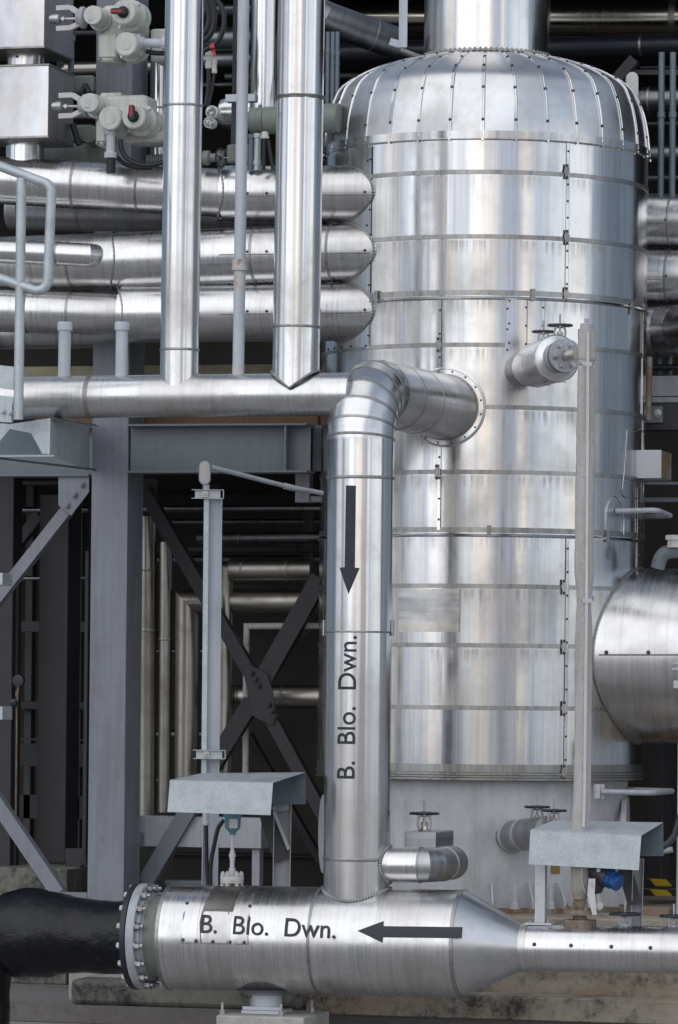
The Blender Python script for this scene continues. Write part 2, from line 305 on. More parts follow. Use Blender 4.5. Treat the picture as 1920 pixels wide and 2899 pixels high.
# ------------------------------------------------------------------ mesh helpers
class MB:
    def __init__(s): s.bm = bmesh.new(); s.uv = s.bm.loops.layers.uv.new('UVMap')
    def face(s, vs, uvs=None):
        try: f = s.bm.faces.new(vs)
        except ValueError: return None
        if uvs is None:
            n = f.normal if f.normal.length else Vector((0, 0, 1)); f.normal_update(); n = f.normal
            for l in f.loops:
                c = l.vert.co
                l[s.uv].uv = (c.z, c.x) if abs(n.y) > .6 else ((c.z, c.y) if abs(n.x) > .6 else (c.y, c.x))
        else:
            for l, u in zip(f.loops, uvs): l[s.uv].uv = u
        return f
    def tube(s, pts, r, seg=40, caps=True, closed=False, start=None):
        pts = [Vector(p) for p in pts]; n = len(pts); rs = r if isinstance(r, (list, tuple)) else [r] * n
        ds = [(pts[(i + 1) % n] - pts[i]).normalized() for i in range(n if closed else n - 1)]
        d0 = ds[0]; a = start or (Vector((0, 0, 1)) if abs(d0.z) < .8 else Vector((0, 1, 0)))
        a = (a - d0 * a.dot(d0)).normalized(); rings = []; L = 0; lens = []
        for i in range(n):
            if i: L += (pts[i] - pts[i - 1]).length
            lens.append(L)
            if closed: dp, dn = ds[i - 1], ds[i]
            else: dp = ds[max(i - 1, 0)]; dn = ds[min(i, n - 2)]
            if i > 0 or closed: a = (a - dp * a.dot(dp)).normalized()
            b = dp.cross(a); nn = (dp + dn)
            nn = nn.normalized() if nn.length > 1e-6 else dp
            ring = []
            for k in range(seg):
                th = 2 * math.pi * k / seg; o = (a * math.cos(th) + b * math.sin(th)) * rs[i]
                o = o - dp * (o.dot(nn) / max(dp.dot(nn), .3))
                ring.append(s.bm.verts.new(pts[i] + o))
            rings.append(ring)
            if dn is not dp:
                q = dp.rotation_difference(dn); a = q @ a
        m = n if closed else n - 1
        for i in range(m):
            A = rings[i]; B = rings[(i + 1) % n]; u0 = lens[i]; u1 = lens[i] + (pts[(i + 1) % n] - pts[i]).length; rr = rs[i]
            for k in range(seg):
                k2 = (k + 1) % seg; v0 = (k / seg) * 2 * math.pi * rr; v1 = ((k + 1) / seg) * 2 * math.pi * rr
                s.face((A[k], A[k2], B[k2], B[k]), ((u0, v0), (u0, v1), (u1, v1), (u1, v0)))
        if caps and not closed:
            s.face(list(reversed(rings[0]))); s.face(rings[-1])
        return s
    def hexa(s, c):   # 8 corners: bottom 4 ccw, top 4 ccw
        v = [s.bm.verts.new(Vector(p)) for p in c]
        for f in ((3, 2, 1, 0), (4, 5, 6, 7), (0, 1, 5, 4), (1, 2, 6, 5), (2, 3, 7, 6), (3, 0, 4, 7)): s.face([v[i] for i in f])
        return s
    def box(s, x0, x1, y0, y1, z0, z1):
        return s.hexa([(x0, y0, z0), (x1, y0, z0), (x1, y1, z0), (x0, y1, z0), (x0, y0, z1), (x1, y0, z1), (x1, y1, z1), (x0, y1, z1)])
    def bar(s, p, q, w, h, up=None):      # rectangular bar from p to q; w across, h along 'up'
        p = Vector(p); q = Vector(q); d = (q - p).normalized(); up = Vector(up or (0, 1, 0)); up = (up - d * up.dot(d)).normalized(); sd = d.cross(up)
        a = sd * w / 2; b = up * h / 2
        return s.hexa([p - a - b, p + a - b, p + a + b, p - a + b, q - a - b, q + a - b, q + a + b, q - a + b])
    def prism(s, poly, ext):
        ext = Vector(ext); A = [s.bm.verts.new(Vector(p)) for p in poly]; B = [s.bm.verts.new(Vector(p) + ext) for p in poly]; n = len(A)
        s.face(list(reversed(A))); s.face(B)
        for i in range(n): s.face((A[i], A[(i + 1) % n], B[(i + 1) % n], B[i]))
        return s
    def lathe(s, p, ax, prof, seg=32):     # prof: (radius, height)
        p = Vector(p); ax = Vector(ax).normalized(); pts = [p + ax * h for r, h in prof]
        a = Vector((0, 0, 1)) if abs(ax.z) < .8 else Vector((0, 1, 0)); a = (a - ax * a.dot(ax)).normalized(); b = ax.cross(a); rings = []; L = 0
        for i, (r, h) in enumerate(prof):
            rings.append([s.bm.verts.new(p + ax * h + (a * math.cos(2 * math.pi * k / seg) + b * math.sin(2 * math.pi * k / seg)) * max(r, 1e-4)) for k in range(seg)])
        for i in range(len(prof) - 1):
            l = math.hypot(prof[i + 1][0] - prof[i][0], prof[i + 1][1] - prof[i][1]); rr = max(prof[i][0], prof[i + 1][0])
            for k in range(seg):
                k2 = (k + 1) % seg; v0 = k / seg * 2 * math.pi * rr; v1 = (k + 1) / seg * 2 * math.pi * rr
                s.face((rings[i][k], rings[i][k2], rings[i + 1][k2], rings[i + 1][k]), ((L, v0), (L, v1), (L + l, v1), (L + l, v0)))
            L += l
        s.face(list(reversed(rings[0]))); s.face(rings[-1]); return s
    def cyl(s, p, q, r, seg=32, bev=0):
        p = Vector(p); q = Vector(q); L = (q - p).length
        if bev: return s.lathe(p, q - p, [(r - bev, 0), (r, bev), (r, L - bev), (r - bev, L)], seg)
        return s.lathe(p, q - p, [(r, 0), (r, L)], seg)
    def screw(s, p, n, r=.007):
        n0 = set(s.bm.faces); s.lathe(Vector(p) - Vector(n) * .002, n, [(r * 1.5, 0), (r * 1.5, .004), (r, .0045), (r * .9, .0095), (r * .4, .0105)], 8)
        for f in s.bm.faces:
            if f not in n0: f.material_index = 1
        return s
    def hexbolt(s, p, n, r, h, stud=.5):
        s.lathe(p, n, [(r * 1.25, 0), (r * 1.25, h * .12)], 16); s.lathe(Vector(p) + Vector(n).normalized() * h * .12, n, [(r, 0), (r, h * .8), (r * .86, h * .88)], 6)
        if stud: s.lathe(Vector(p) + Vector(n).normalized() * h, n, [(r * .5, 0), (r * .5, h * stud)], 10)
        return s
ORG = {}
def setprops(o, label=None, cat=None, group=None, kind=None):
    for k, v in (('label', label), ('category', cat), ('group', group), ('kind', kind)):
        if v: o[k] = v
    return o
def build(mb, name, mat, parent=None, bevel=0, sharp=28, label=None):
    bm = mb.bm if isinstance(mb, MB) else mb
    if not bm.verts: return None
    bmesh.ops.recalc_face_normals(bm, faces=bm.faces)
    lo = Vector([min(v.co[i] for v in bm.verts) for i in range(3)]); hi = Vector([max(v.co[i] for v in bm.verts) for i in range(3)])
    c = Vector(((lo.x + hi.x) / 2, (lo.y + hi.y) / 2, lo.z)); bmesh.ops.translate(bm, vec=-c, verts=bm.verts)
    me = bpy.data.meshes.new(name); bm.to_mesh(me); bm.free()
    for p in me.polygons: p.use_smooth = True
    me.set_sharp_from_angle(angle=R_(sharp)); me.materials.append(MATS[mat]); me.materials.append(MATS['screw_dark'])
    o = bpy.data.objects.new(name, me); COL.objects.link(o)
    if parent is not None: o.parent = parent; o.location = c - ORG[parent.name]
    else: o.location = c
    ORG[o.name] = c
    if bevel:
        b = o.modifiers.new('bevel', 'BEVEL'); b.width = bevel; b.segments = 2; b.limit_method = 'ANGLE'; b.angle_limit = R_(35)
        w = o.modifiers.new('wn', 'WEIGHTED_NORMAL') ; w.keep_sharp = True
    if label: o['label'] = label
    return o
def thing(name, label, cat, loc, group=None):
    o = bpy.data.objects.new(name, None); COL.objects.link(o); o.location = loc; o.empty_display_size = .1
    ORG[o.name] = Vector(loc); return setprops(o, label, cat, group)
def at_x(pts, px):
    best = None
    for i in range(len(pts) - 1):
        for k in range(101):
            p = pts[i].lerp(pts[i + 1], k / 100); e = abs(proj(p)[0] - px)
            if best is None or e < best[0]: best = (e, p, (pts[i + 1] - pts[i]).normalized())
    return best[1], best[2]
def at_y(pts, py):
    best = None
    for i in range(len(pts) - 1):
        for k in range(101):
            p = pts[i].lerp(pts[i + 1], k / 100); e = abs(proj(p)[1] - py)
            if best is None or e < best[0]: best = (e, p, (pts[i + 1] - pts[i]).normalized())
    return best[1], best[2]
def ring(root, p, d, r, w=.02, h=.005, mat='alu_seam', name='seam_ring', dents=0.0):
    mb = MB(); d = Vector(d).normalized()
    mb.lathe(Vector(p) - d * w / 2, d, [(r - .004, 0), (r + h * .8, .001), (r + h, w * .3), (r + h, w * .7), (r + h * .6, w), (r - .004, w + .001)], 56)
    return build(mb, name, mat, root)
def arc(p, corner, q, rb, n=6):
    """points of a bend of radius rb at 'corner' between p and q"""
    d1 = (p - corner).normalized(); d2 = (q - corner).normalized(); ang = math.acos(max(-1, min(1, d1.dot(d2)))); t = rb / math.tan(ang / 2)
    a = corner + d1 * t; b = corner + d2 * t; c = corner + (d1 + d2).normalized() * (rb / math.sin(ang / 2)); out = []
    va = a - c; vb = b - c; tot = math.pi - ang; ax = va.cross(vb).normalized()
    for i in range(n + 1): out.append(c + Matrix.Rotation(tot * i / n, 3, ax) @ va)
    return out
def smooth(pts, n=8):
    pts = [Vector(p) for p in pts]; out = []
    for i in range(len(pts) - 1):
        p0 = pts[max(i - 1, 0)]; p1 = pts[i]; p2 = pts[i + 1]; p3 = pts[min(i + 2, len(pts) - 1)]
        for k in range(n):
            t = k / n; out.append(.5 * ((2 * p1) + (p2 - p0) * t + (2 * p0 - 5 * p1 + 4 * p2 - p3) * t * t + (3 * p1 - p0 - 3 * p2 + p3) * t ** 3))
    out.append(pts[-1]); return out
def cope(p, d, r, p0, ax, R, tooth=.0, rad=.007, n=120, sign=-1):
    """bead along the line where a pipe (p,d,r) meets a cylinder (p0,ax,R)"""
    d = Vector(d).normalized(); ax = Vector(ax).normalized(); a = Vector((0, 0, 1)) if abs(d.z) < .8 else Vector((0, 1, 0)); a = (a - d * a.dot(d)).normalized(); b = d.cross(a); pts = []
    for k in range(n):
        th = 2 * math.pi * k / n; o = p + (a * math.cos(th) + b * math.sin(th)) * (r + .002); q = o - p0
        d2 = d - ax * d.dot(ax); q2 = q - ax * q.dot(ax); A = d2.dot(d2); B = 2 * d2.dot(q2); C = q2.dot(q2) - (R + .002) ** 2; D = B * B - 4 * A * C
        if D < 0: D = 0
        pts.append(o + d * ((-B + sign * math.sqrt(D)) / (2 * A)))
    mb = MB(); mb.tube(pts, [rad * (1 + tooth * (k % 2)) for k in range(n)], 8, closed=True); return mb
def pipe(name, label, pts, r, mat, rings=(), vert=False, cat='pipe', group=None, seg=48, caps=True, root=None, part='cladding', ringw=.018, ringh=.004, ringmat='alu_seam'):
    if root is None: root = thing(name, label, cat, pts[0], group)
    mb = MB(); mb.tube(pts, r, seg, caps); build(mb, part, mat, root, sharp=14)
    r0 = r if not isinstance(r, (list, tuple)) else r[0]
    for q in rings:
        p, d = (at_y if vert else at_x)(pts, q); ring(root, p, d, r0, ringw, ringh, ringmat)
    return root
def polycyl(poly, ax_p, ax, front, side, R, nsub=.02, th=.0015):
    """wrap a flat outline, given as (along, around) pairs in metres, on a cylinder"""
    bm = bmesh.new(); vs = [bm.verts.new((a, b, 0)) for a, b in poly]; bm.faces.new(vs); return wrapbm(bm, ax_p, ax, front, side, R, nsub, th)
def wrapbm(bm, ax_p, ax, front, side, R, nsub=.02, th=.0015):
    ys = [v.co.y for v in bm.verts]; y = min(ys) + nsub
    bmesh.ops.triangulate(bm, faces=bm.faces)
    while y < max(ys):
        g = bm.verts[:] + bm.edges[:] + bm.faces[:]; bmesh.ops.bisect_plane(bm, geom=g, plane_co=(0, y, 0), plane_no=(0, 1, 0)); y += nsub
    uv = bm.loops.layers.uv.verify()
    for f in bm.faces:
        for l in f.loops: l[uv].uv = (l.vert.co.x, l.vert.co.y)
    for v in bm.verts:
        s, t, zz = v.co; a = t / R; v.co = ax_p + ax * s + (front * math.cos(a) + side * math.sin(a)) * (R + th + zz)
    return bm
def text2d(s, size):
    cu = bpy.data.curves.new('lettering', 'FONT'); cu.body = s; cu.size = size; cu.resolution_u = 6; cu.offset = .006
    o = bpy.data.objects.new('lettering', cu); COL.objects.link(o); dg = bpy.context.evaluated_depsgraph_get(); dg.update()
    me = bpy.data.meshes.new_from_object(o.evaluated_get(dg)); bm = bmesh.new(); bm.from_mesh(me); bpy.data.objects.remove(o); bpy.data.curves.remove(cu); bpy.data.meshes.remove(me)
    return bm

# ================================================================== SETTING
Z = Vector((0, 0, 1)); X = Vector((1, 0, 0)); Yv = Vector((0, 1, 0))
mb = MB(); mb.box(-400, 400, -400, 60, -.4, 0); setprops(build(mb, 'ground', 'yard'), kind='structure')
mb = MB(); mb.box(-14, 14, -1.68, 9, .004, .12); setprops(build(mb, 'concrete_slab', 'concrete_slab'), kind='structure')
VB = P(1366, 2580, -1.2).z - .02      # level of the vessel's base
o = MB(); xs = P(872, 2830, -1.75).x
o.box(-1.25, 6, -1.42, 3.2, .12, VB); setprops(build(o, 'concrete_plinth', 'concrete_plinth', bevel=.01), 'stained concrete plinth carrying the big steel vessel', 'plinth')
o = MB(); zt = P(1500, 2822, -1.75).z; o.box(xs, 6, -1.80, -1.424, .12, zt); setprops(build(o, 'concrete_step', 'concrete_plinth', bevel=.008), 'long low pale concrete step along the foot of the plinth', 'step')
a = P(197, 2866, -1.62); b = P(560, 2866, -1.62); zk = P(300, 2775, -1.62).z
o = MB(); o.box(a.x, P(872, 2800, -1.62).x - .004, -1.62, -1.30, .12, zk); setprops(build(o, 'concrete_kerb', 'concrete_moss', bevel=.035), 'black mossy concrete kerb block under the flange of the black pipe', 'kerb')
o = MB(); a = P(188, 2752, -1.25); o.box(a.x, P(500, 2700, -1.2).x, -1.2, -1.0, .12, a.z + .012); setprops(build(o, 'concrete_upstand', 'concrete_light', bevel=.006), 'pale concrete upstand just above the mossy kerb', 'upstand')
o = MB(); a = P(-60, 2460, .2); b = P(190, 2540, .2); o.box(a.x, b.x, .2, .9, .12, P(180, 2460, .2).z); setprops(build(o, 'concrete_block', 'concrete_moss', bevel=.01), 'mossy concrete block behind the black pipe at the far left', 'block')
# dark bay behind the pipes
o = MB(); o.box(-9, 7, 7.5, 7.7, 0, 9); setprops(build(o, 'dark_backdrop', 'back_brown'), 'near-black backdrop added to keep the back of the bay dark', 'wall')  # added backdrop; the bay's deep shade is put in its colour
o = MB(); o.box(-9, 7, 1.15, 7.5, 7.45, 7.6); setprops(build(o, 'shade_roof', 'back_dark'), 'dark unseen deck added overhead to keep sky light out of the bay', 'deck')  # out of view, added to hold sky light off the bay
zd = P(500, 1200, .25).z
o = MB(); o.box(-9, -1.3, .25, 7.5, zd - .16, zd); setprops(build(o, 'shade_deck', 'back_dark'), 'dark deck added behind the grey beams to keep the lower bay dim', 'deck')  # added at beam level to shade the lower bay
o = MB(); o.box(1.45, 7, 1.4, 7.5, 2.9, 3.02); setprops(build(o, 'walkway_deck', 'back_dark'), 'dark walkway deck right of the vessel', 'deck')
# strips of board seen above and below the upper header
zu = P(600, 1033, .2).z; zl = P(600, 1196, .2).z
o = MB(); o.box(P(-60, 1100, .2).x, P(905, 1100, .2).x, .2, .24, zl + .12, zu); setprops(build(o, 'gravel_board', 'gravel_board'), 'yellowish rough stone board peeping over the long grey header', 'board')
o = MB(); o.box(P(100, 1190, .1).x, P(900, 1190, .1).x, .1, .14, zl - .05, zl + .15); setprops(build(o, 'timber_board', 'rust_board'), 'thin rusty brown board just above the grey beam', 'board')

# ================================================================== VESSEL
AX = Vector((0, 0, 0)); RV = 1.123
def VS(px, py, R=RV): return hit(px, py, AX, Z, R)
def vz(py, px=1366): return VS(px, py).z
zrim = vz(2192); ztop = vz(380)
ves = thing('process_vessel', 'tall round aluminium-clad vessel with ribbed dome and banded shell', 'vessel', (0, 0, VB))
def vcyl(z0, z1, R, name, mat, seg=160, label=None):
    mb = MB(); mb.lathe((0, 0, z0), Z, [(R, 0), (R, z1 - z0)], seg); return build(mb, name, mat, ves, label=label)
edges = [2192, 2004, 1827, 1659, 1500, 1336, 1152, 976, 828, 669, 486, 350]
zc = [vz(p) for p in edges]; zc[-1] = vz(392) + .01; rs_ = random.Random(11)
for i in range(len(zc) - 1):
    fa = rs_.uniform(0, 6.28); fb = rs_.uniform(0, 6.28); mb = MB(); N = 200; lo = []; hi = []
    tw = [.0017 * math.sin(5 * 2 * math.pi * k / N + fa) + .0006 * math.sin(11 * 2 * math.pi * k / N + fb) for k in range(N)]
    for k in range(N):
        th = 2 * math.pi * k / N; R1 = RV + .0005 + tw[k]; lo.append(mb.bm.verts.new((math.sin(th) * R1, -math.cos(th) * R1, zc[i]))); hi.append(mb.bm.verts.new((math.sin(th) * (R1 + .0008), -math.cos(th) * (R1 + .0008), zc[i + 1] - .0015)))
    for k in range(N):
        k2 = (k + 1) % N; v0 = k / N * 2 * math.pi * RV; v1 = (k + 1) / N * 2 * math.pi * RV
        mb.face((lo[k], lo[k2], hi[k2], hi[k]), ((0, v0), (0, v1), (zc[i + 1] - zc[i], v1), (zc[i + 1] - zc[i], v0)))
    build(mb, 'shell_sheet', 'alu_vessel', ves)
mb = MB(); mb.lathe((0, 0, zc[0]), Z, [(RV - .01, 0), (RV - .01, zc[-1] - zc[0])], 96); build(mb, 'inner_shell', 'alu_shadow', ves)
def patch(th0, th1, z0, z1, R, name='seam_strip', mat='alu_vessel', t=.004, n=None, screws=()):
    mb = MB(); n = n or max(2, int(abs(th1 - th0) / .03)); A = []; B = []
    for k in range(n + 1):
        th = th0 + (th1 - th0) * k / n; c, s = math.sin(th), -math.cos(th)
        A.append([mb.bm.verts.new((c * R, s * R, z)) for z in (z0, z1)]); B.append([mb.bm.verts.new((c * (R + t), s * (R + t), z)) for z in (z0, z1)])
    for k in range(n):
        v0 = (th0 + (th1 - th0) * k / n) * R; v1 = (th0 + (th1 - th0) * (k + 1) / n) * R
        mb.face((B[k][0], B[k + 1][0], B[k + 1][1], B[k][1]), ((z0, v0), (z0, v1), (z1, v1), (z1, v0)))
        mb.face((A[k][0], A[k + 1][0], B[k + 1][0], B[k][0])); mb.face((A[k][1], B[k][1], B[k + 1][1], A[k + 1][1]))
    mb.face((A[0][0], B[0][0], B[0][1], A[0][1])); mb.face((A[n][0], A[n][1], B[n][1], B[n][0]))
    n0 = set(mb.bm.faces); k = n; c, s_ = math.sin(th1), -math.cos(th1); s = Vector((-s_, c, 0)); nn = Vector((c, s_, 0))
    for e0 in ([0] if name == 'seam_strip' else [0]):
        q = nn * (R + .0005) + s * .0015; mb.bar(q + Z * z0, q + Z * z1, .0025, .003, up=nn)
    for f in mb.bm.faces:
        if f not in n0: f.material_index = 1
    for th, z in screws:
        nrm = Vector((math.sin(th), -math.cos(th), 0)); mb.screw(nrm * (R + t) + Z * z, nrm, .0055)
    return build(mb, name, mat, ves)
def vth(px, py): q = VS(px, py); return math.atan2(q.x, -q.y)
# bands
bands = [(486, .015, 0), (669, .015, 0), (828, .018, 1), (976, .015, 0), (1152, .015, 0), (1336, .015, 0), (1500, .018, 1), (1659, .015, 0), (1827, .015, 0), (2004, .015, 0)]
for py, hw, kind in bands:
    z = vz(py); r0 = RV + .004
    mb = MB(); mb.lathe((0, 0, z - hw), Z, [(r0 - .004, 0), (r0 + .003, .0005), (r0 + .003, 2 * hw - .0005), (r0 - .004, 2 * hw)], 160)
    build(mb, 'band', 'alu_band', ves)
    if kind:
        mb = MB(); mb.lathe((0, 0, z - hw - .03), Z, [(r0 - .003, 0), (r0 + .012, .002), (r0 + .016, .009), (r0 + .010, .016), (r0 + .004, .022), (r0 - .003, .024)], 160); build(mb, 'bead', 'alu_vessel', ves)
z = vz(2180)
mb = MB(); mb.lathe((0, 0, zrim - .045), Z, [(RV - .2, 0), (RV + .008, .0), (RV + .016, .006), (RV + .016, .018), (RV + .006, .024), (RV + .006, .034), (RV + .016, .040), (RV + .016, .052), (RV + .005, .058), (RV + .005, .11), (RV - .01, .112)], 160)
build(mb, 'bottom_rim', 'alu_band', ves)
# vertical seams with screws
def vseam(px, py0, py1, sc=7, w=.02, R=RV + .0045):
    th = vth(px, (py0 + py1) / 2); z0 = vz(py1, px); z1 = vz(py0, px)
    # widen into a faint lapped strip with a raised edge
    patch(th - w / R, th, z0, z1, R, t=.0035, screws=[(th - .008, z0 + (z1 - z0) * (k + .5) / sc) for k in range(sc)])
vseam(1609, 405, 828, 9); vseam(1250, 845, 1045, 3); vseam(1248, 1265, 1500, 4); vseam(1606, 1520, 2185, 10)
vseam(1051, 415, 985, 8, w=.03); vseam(1820, 860, 1180, 3, w=.03); vseam(1820, 1190, 1350, 2, w=.03)
vseam(1808, 1380, 1610, 3, w=.05); vseam(1440, 845, 1020, 3); vseam(1492, 845, 1000, 3); vseam(1540, 845, 1000, 3)
# dark lap joint strips left and the fitted panel behind the three left pipes
th0 = vth(925, 700); th1 = vth(1048, 700)
patch(th0, th1, vz(985, 1000), vz(425, 1000), RV + .006, 'side_panel', 'alu_vessel', .004, screws=[(th1 - .02, vz(p)) for p in (440, 520, 625, 735, 855, 970)] + [(th0 + .1 * k, vz(968)) for k in range(1, 5)])
patch(vth(1436, 950), vth(1490, 950), vz(1100), vz(842), RV + .006, 'valve_panel', 'alu_vessel', .004, screws=[(vth(1441, 950), vz(p)) for p in (850, 915, 970, 1028)])
patch(vth(1130, 1730), vth(1302, 1730), vz(1790), vz(1668), RV + .003, 'residue_patch', 'alu_residue', .0012)
# band buckles
for px, py in ((1602, 486), (1602, 672), (1600, 834), (1243, 976), (1239, 1336), (1594, 1662), (1594, 1832), (1594, 2006), (1594, 2186)):
    th = vth(px, py); z = vz(py, px); n = Vector((math.sin(th), -math.cos(th), 0)); s = Z.cross(n); c = n * (RV + .012) + Z * z
    mb = MB(); mb.prism([c + s * a + Z * b for a, b in ((-.014, -.05), (.014, -.05), (.014, -.022), (.022, -.02), (.022, .02), (.014, .022), (.014, .05), (-.014, .05), (-.014, .02), (-.02, .01), (-.02, -.01), (-.014, -.02))], n * .005)
    for b in (-.04, .04): mb.screw(c + n * .005 + Z * b, n, .007)
    build(mb, 'buckle', 'alu_band', ves)
for px, py in ((1508, 833), (1785, 870), (1070, 838), (1385, 1502), (1715, 1515)):
    th = vth(px, py); z = vz(py, px); n = Vector((math.sin(th), -math.cos(th), 0)); s = Z.cross(n); c = n * (RV + .010) + Z * z
    mb = MB(); mb.prism([c + s * a + Z * b for a, b in ((-.014, -.045), (.014, -.045), (.014, .035), (-.014, .035))], n * .012); build(mb, 'clip', 'alu_seam', ves)
# raised patches on the right
def outline_patch(pixels, name, lab=None):
    # thin raised bead following an outline drawn on the shell
    pts = [VS(px, py, RV + .006) for px, py in pixels]; mb = MB(); mb.tube(smooth(pts, 5) + [pts[0]], .003, 6, closed=False); build(mb, name, 'alu_vessel', ves)
outline_patch([(1776, 1217), (1800, 1222), (1822, 1232), (1820, 1416), (1800, 1408), (1765, 1402), (1768, 1330), (1776, 1217)], 'patch_edge')
outline_patch([(1716, 1512), (1717, 1450), (1728, 1415), (1745, 1405), (1758, 1420), (1766, 1460), (1766, 1515)], 'patch_edge')
# dome
rb0 = vz(392) + .02
prof0 = [(1.130, 0), (1.127, .06), (1.120, .135), (1.107, .215), (1.088, .295), (1.060, .365), (1.030, .427), (.970, .482), (.895, .527), (.815, .563), (.725, .596), (.63, .624), (.53, .648), (.45, .663)]
prof = [(q.x, q.z) for q in smooth([Vector((a, 0, b)) for a, b in prof0], 3)]
def dome_pt(i, off=0):
    r, h = prof[i]; r2, h2 = prof[min(i + 1, len(prof) - 1)]; r1, h1 = prof[max(i - 1, 0)]; t = Vector((r2 - r1, h2 - h1)).normalized(); n = Vector((t.y, -t.x)); return r + n.x * off, h + n.y * off, n
NR = 32; PH = R_(-3 + 15); SB = 8; mb = MB(); RG = []
for k in range(NR * SB):
    dl = (k % SB) / SB - .0; dl = (dl - .5) * 2 * math.pi / NR; th = PH + 2 * math.pi * k / (NR * SB)
    full = math.cos(math.pi / NR) / math.cos(dl); fl_ = 1 - (1 - full) * .6; vs = []
    L = 0
    for i, (r, h) in enumerate(prof): vs.append(mb.bm.verts.new((math.sin(th) * r * fl_, -math.cos(th) * r * fl_, rb0 + h)))
    RG.append(vs)
for k in range(NR * SB):
    A = RG[k]; B = RG[(k + 1) % (NR * SB)]; gu = (k // SB) * 3.7; L = 0
    for i in range(len(prof) - 1):
        l = math.hypot(prof[i + 1][0] - prof[i][0], prof[i + 1][1] - prof[i][1]); v0 = (k % SB) * .0275; mb.face((A[i], B[i], B[i + 1], A[i + 1]), ((L + gu, v0), (L + gu, v0 + .0275), (L + l + gu, v0 + .0275), (L + l + gu, v0))); L += l
dm = build(mb, 'dome', 'alu_dome', ves, sharp=179)
for ed in dm.data.edges:
    i0, i1 = ed.vertices; ed.use_edge_sharp = (i0 // len(prof) == i1 // len(prof)) and (i0 // len(prof)) % SB == 0
mb = MB(); mb.lathe((0, 0, rb0 - .03), Z, [(RV - .02, 0), (prof[0][0] + .006, .002), (prof[0][0] + .008, .008), (prof[0][0] + .004, .012), (prof[0][0] + .006, .064), (prof[0][0] - .01, .066)], 160); build(mb, 'dome_rim', 'alu_vessel', ves)
for k in range(NR):
    th = 2 * math.pi * k / NR + R_(-3 + 15); c = Vector((math.sin(th), -math.cos(th), 0))
    if c.dot(-vv) < -.25: continue
    mb = MB(); wid = .015; s = Z.cross(c); A = []
    for i in range(len(prof)):
        cols = []
        for a, off in ((-wid, -.002), (-wid, .004), (-wid * .3, .004), (-wid * .1, .008), (wid * .5, .008), (wid * .8, .002), (wid, -.002)):
            r, h, n = dome_pt(i, off); f = 1 if i < len(prof) - 9 else .7
            cols.append(mb.bm.verts.new(c * r + s * a * f + Z * (rb0 + h)))
        A.append(cols)
    for i in range(len(A) - 1):
        for j in range(len(A[0]) - 1): mb.face((A[i][j], A[i][j + 1], A[i + 1][j + 1], A[i + 1][j]), ((i * .03, j * .004), (i * .03, j * .004 + .004), (i * .03 + .03, j * .004 + .004), (i * .03 + .03, j * .004)))
    for i in (5.0, 13.5, 21.5, 28.0, 34.0):
        i0 = int(i); f = i - i0; r1, h1, n1 = dome_pt(i0, .007); r2, h2, n2 = dome_pt(i0 + 1, .007); r = r1 + (r2 - r1) * f; h = h1 + (h2 - h1) * f
        mb.screw(c * r + Z * (rb0 + h), c * n1.x + Z * n1.y, .0075)
    r, h, n = dome_pt(0, 0); mb.bar(c * (r + .008) + Z * (rb0 - .032), c * (r + .008) + Z * (rb0 - .016), .014, .010, up=c)
    build(mb, 'rib', 'alu_vessel', dm)
# neck
rn = SR(181, Vector((0, -.4, 5)))
mb = MB(); mb.lathe((0, 0, rb0 + prof[-1][1] - .05), Z, [(rn, 0), (rn, 1.6)], 96); nko = build(mb, 'neck', 'alu_vessel', ves)
mb = MB(); n = 150; zz = rb0 + prof[-1][1] + .008
mb.tube([Vector((math.sin(2 * math.pi * k / n) * (rn + .006), -math.cos(2 * math.pi * k / n) * (rn + .006), zz + .012 * (k % 2))) for k in range(n)], [.009 + .004 * (k % 2) for k in range(n)], 6, closed=True)
build(mb, 'collar', 'alu_seam', nko)
# lifting lugs on the dome
for (px, py0, py1, Yl) in ((1791, 203, 290, .55), (974, 238, 300, .35)):
    q = P(px, py0, Yl); q2 = P(px, py1 + 60, Yl); w = SR(17, q); mb = MB(); nrm = Vector((.35, -1, 0)).normalized() if px > 1400 else Vector((-.6, -.8, 0)).normalized(); sd = Z.cross(nrm) if px > 1400 else Z.cross(nrm)
    poly = [q2 - sd * w, q2 + sd * w] + [q - Z * w + sd * w * math.cos(t) + Z * w * math.sin(t) for t in [math.pi * k / 10 for k in range(11)]]
    mb.prism(poly, -nrm * .05); mb.lathe(q - Z * w * 1.6 + nrm * .004, -nrm, [(w * .38, 0), (w * .38, .002), (w * .3, .003)], 20); build(mb, 'lifting_lug', 'white_cap', dm, bevel=.003)
# skirt
rs = 1.028; vcyl(VB + .03, zrim + .03, rs, 'skirt', 'paint_skirt')
mb = MB(); mb.lathe((0, 0, VB), Z, [(rs + .16, 0), (rs + .16, .03), (rs - .01, .031)], 128); build(mb, 'base_ring', 'rusty_steel', ves)
for px in (1400, 1512, 1600, 1745, 1800):
    th = vth(px, 2560); c = Vector((math.sin(th), -math.cos(th), 0)); s = Z.cross(c)
    for q in (-.02,):
        mb = MB(); b = c * (rs - .01) + Z * (VB + .03); mb.prism([b + s * q, b + c * .13 + s * q, b + c * .13 + Z * .05 + s * q, b + c * .05 + Z * .17 + s * q, b + Z * .17 + s * q], s * .012); build(mb, 'gusset', 'paint_skirt', ves)
for px in (1459, 1668, 1560):
    th = vth(px, 2560); c = Vector((math.sin(th), -math.cos(th), 0)) * (rs + .09) + Z * (VB + .03); mb = MB(); mb.hexbolt(c, Z, .03, .04, 0); mb.cyl(c, c + Z * .17, .018, 12); build(mb, 'anchor_bolt', 'paint_skirt', ves)
